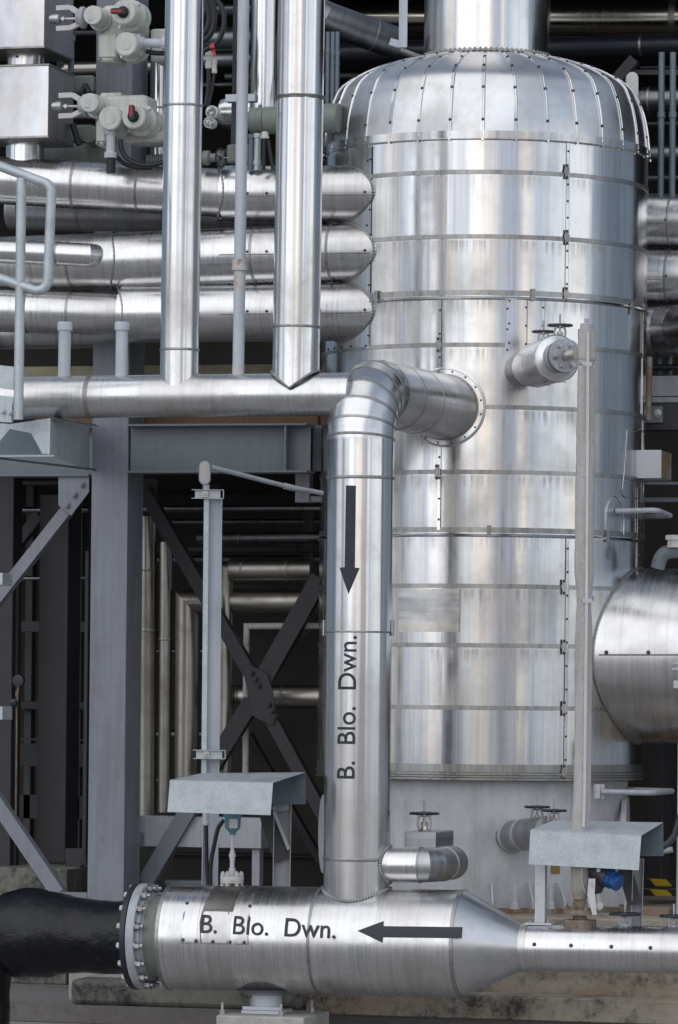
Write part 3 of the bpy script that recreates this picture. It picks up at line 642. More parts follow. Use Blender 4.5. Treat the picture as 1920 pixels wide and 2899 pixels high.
mb = MB(); th = vth(1593, 2465); n = Vector((math.sin(th), -math.cos(th), 0)); c = n * (rs + .002) + Z * P(1593, 2465, -1.0).z; s = Z.cross(n); mb.prism([c - s * .034 - Z * .032, c + s * .034 - Z * .032, c + s * .034 + Z * .032, c - s * .034 + Z * .032], n * .004); build(mb, 'nameplate', 'brass', ves)
# side manways of the skirt
for sx_, px, py in ((1, 1778, 2366), (-1, 914, 2361)):
    q = P(px, py, .0 if sx_ > 0 else -.45); dd = (rv * sx_ * .98 - vv * .12).normalized(); q = Vector((q.x, q.y, q.z)); mb = MB()
    mb.lathe(q - dd * .3, dd, [(.20, 0), (.20, .26), (.27, .262), (.27, .30), (.05, .305)], 48); build(mb, 'manway', 'paint_skirt', ves)

# ================================================================== BLOW-DOWN PIPE (nozzle, elbow, downpipe)
YH = -2.8
dtop = P(1021, 1354, YH); dbot = P(1010, 2500, YH)
rd = SR(95.5, dtop)
noz = VS(1262, 1153); zn = noz.z
dxy = Vector((dtop.x, dtop.y, 0)); corner = Vector((dtop.x + (dtop.x - dbot.x) * .12, dtop.y, zn)); corner = corner + (Vector((noz.x, noz.y, zn)) - corner).normalized() * 0
nd = (Vector((noz.x, noz.y, zn)) - corner).normalized()
bend = arc(noz, corner, dtop, .31, 6)
bp = thing('blowdown_pipe', 'thick vertical aluminium-clad pipe bending into the vessel, with a down arrow', 'pipe', (dbot.x, dbot.y, dbot.z))
mb = MB(); mb.tube([noz + nd * .15] + bend[:2], rd, 64, caps=False); build(mb, 'nozzle_cladding', 'alu_ring', bp, sharp=12)
mb = MB(); mb.tube([bend[0] + nd * .012] + bend + [bend[-1] - Z * .012], rd, 64, caps=False); build(mb, 'elbow', 'alu_ring', bp, sharp=12)
p1791 = at_y([dtop, dbot], 1791)[0]
mb = MB(); mb.tube([bend[-1], p1791], rd, 64, caps=False); build(mb, 'cladding', 'alu_vertical', bp)
mb = MB(); mb.tube([p1791 + Z * .005, dbot - (dtop - dbot).normalized() * .2], rd - .002, 64, caps=False); build(mb, 'cladding', 'alu_vertical', bp)
for i in range(1, len(bend)):
    d = (bend[min(i + 1, len(bend) - 1)] - bend[i - 1]).normalized(); ring(bp, bend[i], d, rd, .018, .0045, 'alu_seam')
for t in (.25, .52): ring(bp, bend[0].lerp(noz, t), nd, rd, .014, .003, 'alu_seam')
for py in (1354, 2429): q, d = at_y([dtop, dbot], py); ring(bp, q, d, rd, .022, .005)
q, d = at_y([dtop, dbot], 1793); ring(bp, q, d, rd - .002, .012, .008)
for px in (918, 1112):
    q = P(px, 1778, YH); mb = MB(); mb.box(q.x - .006, q.x + .006, q.y - .02, q.y + .02, q.z - .05, q.z + .05); build(mb, 'clip', 'steel_bolt', bp, bevel=.003)
# flange plate round the nozzle, bent to the shell
def saddle_plate(root, p, d, r0, r1, R, name, nb=14, off=.006, mat='alu_vessel', trim=None):
    d = Vector(d).normalized(); a = (Z - d * Z.dot(d)).normalized(); b = d.cross(a); mb = MB(); n = 72; RG = []
    def onv(th, rr, o):
        q = p + (a * math.cos(th) + b * math.sin(th)) * rr; A = d.x ** 2 + d.y ** 2; B = 2 * (q.x * d.x + q.y * d.y); C = q.x ** 2 + q.y ** 2 - (R + o) ** 2; D = max(0, B * B - 4 * A * C); return q + d * ((-B - math.sqrt(D)) / (2 * A))
    for k in range(n):
        th = 2 * math.pi * k / n; RG.append([mb.bm.verts.new(onv(th, rr, o)) for rr, o in ((r1, -.002), (r1, off + .004), (r1 - .012, off + .006), (r1 - .016, off), (r0, off), (r0, -.002))])
    for k in range(n):
        A = RG[k]; B = RG[(k + 1) % n]
        for j in range(5): mb.face((A[j], A[j + 1], B[j + 1], B[j]), ((k * .02, j * .02), (k * .02, j * .02 + .02), (k * .02 + .02, j * .02 + .02), (k * .02 + .02, j * .02)))
    for k in range(nb):
        q = onv(2 * math.pi * (k + .5) / nb, (r0 + r1) / 2, off); nn = Vector((q.x, q.y, 0)).normalized(); mb.screw(q, nn, .005)
    return build(mb, name, mat, root)
saddle_plate(bp, noz - nd * .6, nd, rd, rd + .055, RV + .006, 'nozzle_plate', 16)
build(cope(noz - nd * .6, nd, rd, AX, Z, RV + .012, .3, .007), 'nozzle_collar', 'alu_seam', bp)
# ---- bottom header
h0 = P(461, 2653, YH); h1 = P(1290, 2676, YH)
def hdr(px, dy=0): return P(px, 2658 + (px - 700) * .0235 + dy, YH)
HL = hdr(482); HR = hdr(1311); rh = SR(149, HL)
hd = (HR - HL).normalized(); hp = thing('bottom_header_pipe', 'large horizontal clad pipe along the ground lettered with a left arrow', 'pipe', (HL.x, HL.y, HL.z - rh))
secs = [482, 705, 911, 1087, 1311]
for i in range(4): a_, b_ = hdr(secs[i]), hdr(secs[i + 1]); mb = MB(); mb.tube([a_, b_], rh + .0015 * (i % 2), 96, caps=(i == 0)); build(mb, 'cladding', 'alu_ring', hp)
for px, w, h in ((705, .05, .006), (911, .02, .005), (1087, .05, .006), (1311, .024, .006)): ring(hp, hdr(px), hd, rh, w, h, 'alu_ring' if w > .03 else 'alu_seam')
ring(hp, hdr(482) + hd * .012, hd, rh, .024, .004, 'alu_seam')
rr0 = hdr(1480); rr0.z = P(1480, 2683, YH).z; RE = P(2050, 2683 + 570 * .017, YH); rsml = SR(66, rr0)
mb = MB(); mb.lathe(HR, (rr0 - HR), [(rh, 0), (rsml, (rr0 - HR).length)], 96); build(mb, 'reducer', 'alu_dome', hp)
rp_d = (RE - rr0).normalized()
mb = MB(); mb.tube([rr0 - rp_d * .0, RE], rsml, 64); build(mb, 'cladding', 'alu_ring', hp)
ring(hp, rr0 + rp_d * .02, rp_d, rsml, .045, .008, 'alu_ring')
mb = MB(); sds = (rp_d.cross(Z)).normalized()
mb.bar(P(1500, 2674, YH) + sds * (rsml + .000) * .97, P(2050, 2687, YH) + sds * rsml * .97, .004, .008, up=Z)
for px in (1513, 1617, 1731, 1842): 
    q = hit(px, 2674 + (px - 1513) * .03, rr0, rp_d, rsml); mb.screw(q, sds, .009)
build(mb, 'lap_seam', 'alu_seam', hp)
# riser joint collar (where the downpipe meets the header)
build(cope(dtop, Vector((dbot - dtop)).normalized(), rd, HL, hd, rh, .45, .009, 150), 'saddle_collar', 'alu_seam', bp)
# access panel, with screws
def hsurf(px, py, R=None): return hit(px, py, HL, hd, R or rh)
def hcoord(px, py):
    q = hsurf(px, py); s = (q - HL).dot(hd); o = q - HL - hd * s; f = (-Yv - hd * (-Yv).dot(hd)).normalized(); sdz = hd.cross(f); sdz = -sdz if sdz.z < 0 else sdz
    return s, math.atan2(o.dot(sdz), o.dot(f)) * rh
hf = (-Yv - hd * (-Yv).dot(hd)).normalized(); hs = Z - hd * Z.dot(hd); hs = (hs - hf * hs.dot(hf)).normalized()
s0, t0 = hcoord(514, 2664); s1, t1 = hcoord(700, 2669); tt = rh * 1.15
for sa, sb in ((s0, s0 + .10), (s0 + .14, s1)):
    bm = polycyl([(sa, t0), (sb, t0), (sb, tt), (sa, tt)], HL, hd, hf, hs, rh, .02, .003); bmesh.ops.solidify(bm, geom=bm.faces[:], thickness=.003); 
    build(bm, 'access_panel', 'alu_ring', hp)
mb = MB()
for px, py in ((519, 2661), (555, 2664), (603, 2666), (652, 2667), (692, 2668), (530, 2558), (708, 2566)): q = hsurf(px, py); n = q - HL; n = (n - hd * n.dot(hd)).normalized(); mb.screw(q + n * .004, n, .008)
for a_, b_ in (((512, 2670), (702, 2674)),):
    mb.tube([hsurf(*a_, rh + .003), hsurf(*b_, rh + .003)], .004, 6)
build(mb, 'screw_row', 'alu_seam', hp)
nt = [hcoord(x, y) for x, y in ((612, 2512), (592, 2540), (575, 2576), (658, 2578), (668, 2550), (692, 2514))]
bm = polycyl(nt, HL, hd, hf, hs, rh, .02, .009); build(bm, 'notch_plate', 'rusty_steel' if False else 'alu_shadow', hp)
for ln in ([(575, 2576), (658, 2578)], [(576, 2576), (592, 2540), (612, 2512)], [(658, 2578), (668, 2550), (692, 2514)], [(512, 2670), (520, 2590), (540, 2520)], [(702, 2674), (704, 2600), (716, 2530)], [(568, 2671), (566, 2612), (574, 2578)], [(642, 2673), (648, 2578)]):
    mb = MB(); mb.tube([hsurf(x, y, rh + .008) for x, y in ln], .0035, 6); build(mb, 'panel_edge', 'alu_seam', hp)
# lettering & arrow on header
def letters(root, s, size_m, ax_p, ax, f, sd, R, s_start, t_base, length, tilt=0.0, th=.0052):
    bm = text2d(s, 1.0); xs_ = [v.co.x for v in bm.verts]; ys_ = [v.co.y for v in bm.verts]; x0, x1 = min(xs_), max(xs_); cap = max(ys_)
    for v in bm.verts: u = (v.co.x - x0) / (x1 - x0) * length; w = v.co.y / cap * size_m; v.co = (s_start + u, t_base + w + u * tilt, 0)
    wrapbm(bm, ax_p, ax, f, sd, R, .012, th); return build(bm, 'lettering', 'letter_paint', root)
sA, tA = hcoord(568, 2641); sB, tB = hcoord(950, 2658); _, tC = hcoord(568, 2590)
letters(hp, 'B.  Blo.  Dwn.', (tC - tA) * .98, HL, hd, hf, hs, rh, sA, tA, sB - sA, (tB - tA) / (sB - sA) * .9, .0085)
ap = [hcoord(x, y) for x, y in ((1013, 2636), (1087, 2609), (1086, 2623), (1311, 2626), (1309, 2657), (1085, 2654), (1083, 2669))]
bm = polycyl(ap, HL, hd, hf, hs, rh, .02, .0075); build(bm, 'arrow', 'letter_paint', hp)
# on the downpipe
dax = (dtop - dbot).normalized(); df = -vv; df = (df - dax * df.dot(dax)).normalized(); dsd = dax.cross(df); dsd = dsd if dsd.dot(rv) < 0 else -dsd
def dcoord(px, py):
    q = hit(px, py, dbot, dax, rd); s = (q - dbot).dot(dax); o = q - dbot - dax * s; return s, math.atan2(o.dot(dsd), o.dot(df)) * rd
a1 = [dcoord(x, y) for x, y in ((980, 1374), (1008, 1375), (1005, 1607), (1019, 1608), (987, 1682), (962, 1607), (976, 1606))]
bm = polycyl(a1, dbot, dax, df, dsd, rd, .015, .002); build(bm, 'arrow', 'letter_paint', bp)
sA, tA = dcoord(1004, 2205); sB, tB = dcoord(1010, 1800); _, tC = dcoord(955, 2205)
letters(bp, 'B.  Blo.  Dwn.', tC - tA, dbot, dax, df, dsd, rd - .004, sA, tA, sB - sA, (tB - tA) / (sB - sA))
# support under the header
sc = hdr(758); zt = HL.z - rh
mb = MB(); z1 = P(758, 2858, YH).z; rst = SR(43, sc)
mb.cyl((sc.x, YH, z1), (sc.x, YH, zt + .1), rst, 40); build(mb, 'support_stub', 'paint_pipe_white', hp)
mb = MB(); mb.lathe((sc.x, YH, zt - .012), Z, [(rst + .11, .035), (rst + .09, .02), (rst + .01, 0), (rst + .005, .03)], 48); build(mb, 'support_collar', 'alu_dull', hp)
mb = MB(); mb.box(sc.x - .13, sc.x + .13, YH - .14, YH + .14, z1 - .022, z1); build(mb, 'support_plate', 'paint_pipe_white', hp, bevel=.003)
mb = MB(); mb.bar((sc.x - .13, YH - .10, z1 + .012), (sc.x + .13, YH - .10, z1 + .012), .03, .022, up=Z); build(mb, 'clamp_bar', 'paint_pipe_white', hp, bevel=.003)
ped = MB(); zp = z1 - .024; ped.box(P(612, 2870, YH - .3).x, P(860, 2870, YH - .3).x, YH - .3, YH + .32, .0, zp)
setprops(build(ped, 'pedestal', 'concrete_light', bevel=.008), 'white concrete pedestal under the stub of the large header', 'pedestal')
for dx, dy in ((-.23, -.22), (.155, -.22), (-.16, .2), (.24, .2)):
    q = Vector((sc.x + dx, YH + dy, zp)); mb = MB(); mb.hexbolt(q, Z, .019, .03, 1.6); setprops(build(mb, 'anchor_bolt', 'steel_bolt'), {(-.23, -.22): 'anchor bolt at the front left of the white pedestal', (.155, -.22): 'anchor bolt at the front right of the white pedestal', (-.16, .2): 'anchor bolt at the back left of the white pedestal', (.24, .2): 'anchor bolt at the back right of the white pedestal'}[(dx, dy)], 'bolt', 'anchor bolts of the white pedestal')
# sleeve + flange pair + black pipe
fl = thing('flanged_joint', 'grey bolted flange joining the black pipe to the clad header', 'flange', (HL.x - .3, YH, HL.z - rh))
FA = hdr(432); FB = hdr(402)
mb = MB(); mb.tube([hdr(425), HL + hd * .05], SR(115, HL), 64); build(mb, 'sleeve', 'actuator_dull', fl)
mb = MB(); rf = SR(150, FA); rfs = SR(112, FA)
fg = hdr(422)
mb.lathe(fg, -hd, [(rfs, -.055), (rfs + .008, -.03), (rfs + .03, -.02), (rf - .05, -.006), (rf - .05, 0), (rf - .003, 0), (rf, .003), (rf, .052), (rf - .003, .055)], 72); fo = build(mb, 'flange', 'paint_light', fl)
nb = 16
for k in range(nb):
    th = 2 * math.pi * (k + .35) / nb; o = (Z * math.cos(th) + hf * math.sin(th)) * (rf - .026)
    mb = MB(); mb.hexbolt(fg + o + hd * .002, hd, .025, .034, .6); build(mb, 'bolt', 'steel_bolt', fo)
bk = thing('black_pipe', 'lumpy black bitumen-wrapped pipe coming from the left', 'pipe', (FB.x - 1, YH, .0))
mb = MB(); fk = fg - hd * .057; mb.lathe(fk, -hd, [(rf - .006, 0), (rf + .004, .004), (rf + .004, .034), (rf - .01, .040), (SR(103, FA), .045)], 72); bo = build(mb, 'flange', 'black_paint', bk)
for k in range(nb):
    th = 2 * math.pi * (k + .35) / nb; o = (Z * math.cos(th) + hf * math.sin(th)) * (rf - .026)
    mb = MB(); mb.hexbolt(fk + o - hd * .038, -hd, .019, .022, .0); build(mb, 'bolt', 'white_cap', bo)
cpts = [fk - hd * .03, P(340, 2654, YH), P(290, 2653, YH), P(240, 2650, YH), P(200, 2648, YH), P(160, 2645, YH), P(120, 2645, YH), P(80, 2640, YH), P(40, 2648, YH), P(10, 2656, YH), P(-25, 2680, YH), P(-40, 2730, YH), P(-46, 2800, YH), P(-46, 2900, YH)]
rad = [104, 103, 104, 105, 109, 118, 125, 126, 122, 116, 96, 80, 73, 73]
cs = smooth(cpts, 8); rs2 = [max(SR(rad[min(int(i / 8), 13)] * (1 - (i % 8) / 8) + rad[min(int(i / 8) + 1, 13)] * ((i % 8) / 8), cs[i]), .05) for i in range(len(cs))]
mb = MB(); mb.tube(cs, rs2, 72)
random.seed(3)
from mathutils import noise as mn
for v in mb.bm.verts:
    q = v.co; v.co = q + Vector((0, -1, .3)).normalized() * 0 + (mn.noise_vector(q * 5) * .012 + mn.noise_vector(q * 18) * .004)
build(mb, 'wrapping', 'bitumen', bk, sharp=80)

# ================================================================== UPPER HEADER AND RISERS
U0 = P(-60, 1131, YH + .06); U1 = P(995, 1116, YH); ru = SR(61, U1)
up = [U0, P(70, 1126, YH), P(180, 1121, YH), U1]
uh = pipe('upper_header_pipe', 'long horizontal clad header feeding into the side of the elbow', [U0, P(120, 1125, YH), U1], ru, 'alu_ring', (262,), ringw=.03, part='cladding')
ud = (U1 - U0).normalized()
def riser(name, label, px0, px1, py1, rpx, rings, collar=True, mat='alu_vertical', **k):
    a = P(px0, -80, YH); b = P(px1, py1, YH); r = SR(rpx, b)
    root = pipe(name, label, [a, b], r, mat, rings, vert=True, **k)
    if collar: build(cope(a, (b - a).normalized(), r, U0, ud, ru, .5, .0065, 110), 'saddle_collar', 'alu_seam', root)
    return root, a, b, r
riser('riser_pipe', 'thinner of the two big clad risers, left of the white conduit pipe', 524, 507, 1110, 55, (302, 986), group='clad riser pipes')
rt, a, b, r = riser('riser_pipe', 'thicker of the two big clad risers, with two ragged joints', 855, 837, 1104, 67, (274, 932), False, group='clad riser pipes')
ch = [c for c in rt.children if c.name.startswith('cladding')][0]; off = ORG[ch.name]; zm = min((v.co + off).z for v in ch.data.vertices)
for v in ch.data.vertices:
    w = v.co + off
    if w.z < zm + .05: v.co.z += abs(w.x - b.x) * .80
mb = MB(); n = 130; mb.tube([b + Vector((math.cos(2 * math.pi * k / n) * (r + .003), math.sin(2 * math.pi * k / n) * (r + .003), abs(math.cos(2 * math.pi * k / n)) * r * .80)) for k in range(n)], [.006 * (1 + .5 * (k % 2)) for k in range(n)], 8, closed=True); build(mb, 'saddle_collar', 'alu_seam', rt)
q, d = at_y([P(855, -80, YH), P(837, 1104, YH)], 275); mb = MB(); n = 96
for lay, (hh_, dr) in enumerate(((.022, .004), (.008, .006))):
    mb.tube([q + Vector((math.cos(2 * math.pi * k / n) * (r + dr), math.sin(2 * math.pi * k / n) * (r + dr), -lay * .012 + .006 * mn.noise(Vector((k * .23, lay, 0))))) for k in range(n)], [.004 + .003 * abs(mn.noise(Vector((k * .5, 3, lay)))) for k in range(n)], 6, closed=True)
build(mb, 'ragged_joint', 'alu_shadow', rt)
rt, a, b, r = riser('vent_pipe', 'slim whitish painted pipe with rusty coupling between the two clad risers', 691, 674, 1105, 16.5, (), False, 'paint_pipe_white')
q, d = at_y([a, b], 745); mb = MB(); mb.lathe(q - Z * .04, Z, [(r, 0), (r * 1.35, .004), (r * 1.35, .03), (r * 1.3, .032), (r * 1.3, .07), (r, .075)], 32); build(mb, 'coupling', 'rusty_white', rt)
q2 = at_y([a, b], 815)[0]; mb = MB(); mb.tube([q, q2], r * 1.03, 32); build(mb, 'rusty_sleeve', 'rusty_white', rt)
mb = MB(); q2 = at_y([a, b], 1030)[0]; mb.tube([q2, b], r * 1.05, 32); build(mb, 'rusty_foot', 'rusty_white', rt)
for i, (px, lab) in enumerate(((184, 'capped grey stub standing on the upper header, left one'), (346, 'capped grey stub standing on the upper header, right one beside the riser'))):
    t = P(px, 912, YH); bt = P(px - 2.5, 1075, YH); r = SR(17.5, t); root = thing('capped_stub', lab, 'pipe stub', bt, 'capped stubs on the upper header')
    mb = MB(); mb.tube([t - Z * .02, bt], r, 32); build(mb, 'tube', 'paint_pipe_white', root)
    mb = MB(); mb.lathe(t - Z * .055, Z, [(r, 0), (r * 1.22, .002), (r * 1.22, .05), (r * 1.14, .056)], 32); build(mb, 'cap', 'paint_pipe_white', root)

# ================================================================== THREE SIDE PIPES INTO THE VESSEL
YP = -.80
def side_pipe(label, yc, rpx, left, jx, lr, lY, rings):
    a = P(1052, yc - 1, YP); j = P(jx, left[0], YP); L = P(-90, left[1], lY); r = SR(rpx, a); root = thing('side_pipe', label, 'pipe', a, 'pipes entering the left side of the vessel')
    e = Vector((-.2, YP, a.z))
    mb = MB(); mb.tube([e, a, j], r, 56); build(mb, 'cladding', 'alu_ring', root)
    dj = (L - j).normalized(); rl = SR(lr, j); mb = MB(); mb.tube([j - dj * .05, L], rl, 56); build(mb, 'cladding', 'alu_ring', root, sharp=50)
    mb = MB(); n = 80; dd = (dj * .8).normalized(); ax1 = Z; ax2 = dj.cross(Z).normalized()
    mb.tube([j - dj * (.07 * math.sin(2 * math.pi * k / n) ** 2 - .05) + (ax1 * math.cos(2 * math.pi * k / n) + ax2 * math.sin(2 * math.pi * k / n)) * (r + .004) for k in range(n)], [.005 + .003 * (k % 2) for k in range(n)], 6, closed=True); build(mb, 'lap_bead', 'alu_seam', root)
    build(cope(a, (e - a).normalized(), r, AX, Z, RV + .009, .5, .007, 120), 'cope_collar', 'alu_seam', root)
    for q in rings: p, d = at_x([a, j, L], q); ring(root, p, d, r if proj(p)[0] > jx else rl, .02, .004)
    mb = MB(); f = Vector((0, -1, .12)).normalized()
    def onp(px, yy): return hit(px, yy, a, (j - a).normalized(), r + .001)
    y0 = proj(a)[1] + 3
    pts = [onp(px, y0 + (a.x * 0) + (1045 - px) * .012) for px in (1045, 900, 780, 700, max(jx + 10, 620))]
    mb.tube(pts, .0035, 6)
    for px in (1033, 905, 755, 700): 
        if px > jx: q = onp(px, y0 - 8 + (1045 - px) * .012); mb.screw(q, (q - a - (a - j).normalized() * (q - a).dot((a - j).normalized())).normalized(), .007)
    build(mb, 'lap_seam', 'alu_shadow', root)
    return root
side_pipe('uppermost of the three clad pipes that enter the left side of the vessel', 549, 79, (547, 505), 640, 68, YP - .15, (400, 218))
side_pipe('middle of the three clad pipes that enter the left side of the vessel', 714, 82, (738, 752), 340, 79, YP, (210, 728, 945))
side_pipe('lowest of the three clad pipes that enter the left side of the vessel', 883, 82, (889, 878), 352, 60, YP - .15, (198, 78))
pipe('branch_pipe', 'slim clad branch pipe lying in front of the middle side pipe at left', [P(-60, 708, YP - .22), P(250, 722, YP - .2), P(322, 730, YP - .02)], SR(33, P(100, 715, -1)), 'alu_ring', (163,))
pipe('rear_pipe', 'shadowed clad pipe running below and behind the uppermost side pipe', [P(30, 594, -.3), P(200, 600, -.3), P(640, 612, -.3), P(900, 616, -.3)], SR(57, P(200, 600, -.3)), 'alu_dull', (150, 60), group='rear pipes')
pipe('rear_pipe', 'shadowed clad pipe half hidden under the lowest side pipe', [P(-60, 950, -.3), P(250, 945, -.3), P(420, 930, -.25)], SR(40, P(200, 950, -.3)), 'alu_dull', (80, 215), group='rear pipes')

# ---- pipes leaving to the right
for i, (yc, rpx, lab) in enumerate(((624, 75, 'uppermost of the three clad pipes leaving the right side of the vessel'), (783, 78, 'middle of the three clad pipes leaving the right side of the vessel'))):
    a = P(1760, yc - 2, .95); b = P(2100, yc + 3, .95); rr_ = SR(rpx, a)
    root = pipe('outlet_pipe', lab, [a, b], rr_, 'alu_ring', (1903 - i * 8,), group='pipes leaving the right side of the vessel')
    mb = MB(); mb.tube([hit(x, yc + 8, a, X, rr_ + .001) for x in (1826, 1880, 1990)], .003, 6); q = hit(1885, yc - 2, a, X, rr_); mb.screw(q, -Yv, .008); build(mb, 'lap_seam', 'alu_shadow', root)
a = P(1760, 937, .9); c = P(1945, 938, .64)
root = pipe('outlet_pipe', 'lowest of the three clad pipes leaving the right side of the vessel, bending forward', [a, P(1872, 938, .9), P(1935, 934, .8), P(2030, 915, .3)], SR(72, a), 'alu_ring', (1872,), group='pipes leaving the right side of the vessel')

# ---- large side nozzle at the right
NZ = P(1700, 1856, .05).z; rN = SR(246, Vector((1.3, .05, 3))); na = Vector((.2, -.04, NZ)); nb_ = Vector((3.2, -.04, NZ))
root = thing('large_nozzle_pipe', 'very large clad pipe leaving the right side of the vessel, dented on top', 'pipe', (1.6, .05, NZ - rN))
mb = MB(); mb.tube([na, nb_], rN, 112, caps=True)
for f_ in range(1):
    bmesh.ops.subdivide_edges(mb.bm, edges=[e for e in mb.bm.edges if abs((e.verts[0].co - e.verts[1].co).normalized().x) > .9], cuts=30, use_grid_fill=True)
for v in mb.bm.verts:
    if v.co.y < 0 and v.co.z > NZ: 
        w = max(0, 1 - ((v.co - Vector((1.42, -.42, NZ + .38))).length / .28)); v.co.z -= w * w * .02; v.co.y += w * w * .022 * (1 + math.sin(v.co.x * 22))
build(mb, 'cladding', 'alu_ring', root, sharp=40)
mb = cope(nb_, Vector((-1, 0, 0)), rN, AX, Z, RV, .35, .008, 260); build(mb, 'cope_collar', 'alu_seam', root)
mb = cope(nb_, Vector((-1, 0, 0)), rN + .008, AX, Z, RV, .2, .008, 160); build(mb, 'sealant', 'alu_shadow', root)
mb = MB(); mb.tube([hit(x, 1854, na, X, rN + .002) for x in (1696, 1760, 1850, 2000)], .005, 6)
for x in (1717, 1836): mb.screw(hit(x, 1847, na, X, rN), -Yv, .010)
build(mb, 'lap_seam', 'alu_shadow', root)
mb = MB(); q = hit(1912, 1937, na, X, rN); mb.box(q.x - .012, q.x + .12, q.y - .008, q.y + .05, q.z - .03, q.z + .03); build(mb, 'tag_plate', 'white_cap', root, bevel=.006)
mb = MB(); q = hit(1912, 1885, na, X, rN); mb.box(q.x - .02, q.x + .12, q.y - .02, q.y + .05, q.z - .028, q.z - .018); mb.box(q.x - .02, q.x + .12, q.y - .02, q.y + .05, q.z + .010, q.z + .02); build(mb, 'bracket', 'galvanised', root)

# ================================================================== VALVE PARTS
def handwheel(root, c, R, tilt=(0, 0, 1), mat='wheel_paint', spokes=5, stem=.05, ph=.3):
    n = Vector(tilt).normalized(); a = (rv - n * rv.dot(n)).normalized(); b = n.cross(a); mb = MB(); N = 60; tr = R * .085
    mb.tube([c + (a * math.cos(2 * math.pi * k / N) + b * math.sin(2 * math.pi * k / N)) * (R - tr) for k in range(N)], [tr * (1 + .35 * max(0, math.cos(2 * math.pi * k / N * spokes * 2 + ph)) ** 3) for k in range(N)], 10, closed=True)
    for k in range(spokes):
        th = 2 * math.pi * k / spokes + ph; e = c + (a * math.cos(th) + b * math.sin(th)) * (R - tr); m_ = c + (a * math.cos(th) + b * math.sin(th)) * R * .5 + n * -R * .08
        mb.tube([c - n * R * .02, m_, e], [tr * .8, tr * .75, tr * .7], 8)
    mb.lathe(c - n * R * .16, n, [(R * .2, 0), (R * .22, R * .08), (R * .2, R * .26), (R * .1, R * .3)], 16)
    build(mb, 'handwheel', mat, root, sharp=40)
    mb = MB(); mb.cyl(c, c + n * (stem + R * .3), R * .07, 10); build(mb, 'stem', 'steel_bolt', root)
def bonnet(root, c, H, W, mat='steel_bolt', n=Z):
    """yoke frame below a handwheel, c = top"""
    n = Vector(n).normalized(); a = (rv - n * rv.dot(n)).normalized(); b = n.cross(a); mb = MB()
    for s in (-1, 1): mb.tube([c + a * s * W * .12, c + a * s * W * .42 - n * H * .12, c + a * s * W * .5 - n * H * .5, c + a * s * W * .42 - n * H * .85, c + a * s * W * .3 - n * H], W * .085, 8)
    mb.lathe(c - n * H * .12, n, [(W * .26, 0), (W * .28, H * .1), (W * .22, H * .2)], 16); build(mb, 'yoke', mat, root)
    mb = MB(); mb.cyl(c - n * H, c, W * .09, 10); mb.lathe(c - n * H * .62, n, [(W * .3, 0), (W * .3, H * .07), (W * .2, H * .09), (W * .2, H * .2)], 16); mb.lathe(c - n * H * 1.02, n, [(W * .45, 0), (W * .45, H * .09), (W * .3, H * .11), (W * .24, H * .3)], 8)
    for s in (-1, 1): mb.cyl(c - n * H * .9 + a * s * W * .2, c - n * H * .45 + a * s * W * .2, W * .045, 8)
    build(mb, 'gland', 'alu_shade' if mat == 'steel_bolt' else mat, root)
def gate_valve(label, px, py, Rpx, Y, by, mat='wheel_paint', group='small handwheel valves', tilt=(0, 0, 1), ymat='steel_bolt', yw=.9):
    c = P(px, py, Y); R = SR(Rpx, c); root = thing('gate_valve', label, 'valve', (c.x, c.y, c.z - .1), group); H = c.z - P(px, by, Y).z
    handwheel(root, c, R, tilt, mat); bonnet(root, c - Z * R * .1, H - R * .1, R * yw, ymat); return root

# ---- upper right valve nozzle on the vessel
v0 = VS(1476, 1048); vd = (P(1585, 1012, v0.y - .70) - v0).normalized(); vl = (P(1585, 1012, v0.y - .70) - v0).length
K = vl / .70
root = thing('valve_nozzle', 'insulated stub with bolted blind flange, slanting out of the vessel shell', 'nozzle', v0)
ra = SR(48, v0); rb_ = SR(64, v0); mb = MB()
mb.lathe(v0 - vd * .1, vd, [(ra, 0), (ra, .1 + .12 * K), (ra + .004, .102 + .12 * K)], 56); build(mb, 'cladding', 'alu_dull', root)
mb = MB(); mb.lathe(v0 + vd * .12 * K, vd, [(ra, 0), (rb_ * .98, .16 * K), (rb_, .34 * K), (rb_, .52 * K)], 56); build(mb, 'cladding', 'alu_ring', root)
mb = MB(); q = v0 + vd * .64 * K; mb.lathe(q, vd, [(rb_ + .003, -.012), (rb_ + .007, 0), (rb_ - .002, .012), (rb_ - .03, .018), (ra * .92, .03)], 56); build(mb, 'end_cap', 'alu_dome', root)
mb = MB(); mb.lathe(q, vd, [(ra * .86, 0), (ra * .86, .16)], 48); build(mb, 'neck', 'paint_light', root)
mb = MB(); mb.lathe(q + vd * .15, vd, [(ra * .98, 0), (ra * .98, .014)], 56); build(mb, 'gasket', 'black_rubber', root)
mb = MB(); fq = q + vd * .165; rfl = ra * .97; mb.lathe(fq, vd, [(rfl, 0), (rfl, .03), (rfl - .003, .033)], 56); fo = build(mb, 'flange', 'paint_light', root)
aa = (Z - vd * Z.dot(vd)).normalized(); bb = vd.cross(aa)
for k in range(6):
    th = 2 * math.pi * (k + .5) / 6 + .1; mb = MB(); mb.hexbolt(fq + vd * .034 + (aa * math.cos(th) + bb * math.sin(th)) * rfl * .68, vd, .017, .022, .5); build(mb, 'bolt', 'steel_bolt', fo)
saddle_plate(root, v0 - vd * .4, vd, ra, ra + .035, RV + .010, 'nozzle_plate', 8)
cn = P(1636, 1000, YH); mb = MB(); mb.tube([fq, fq + vd * .06, cn], .035, 20); build(mb, 'stub', 'alu_shade', root)
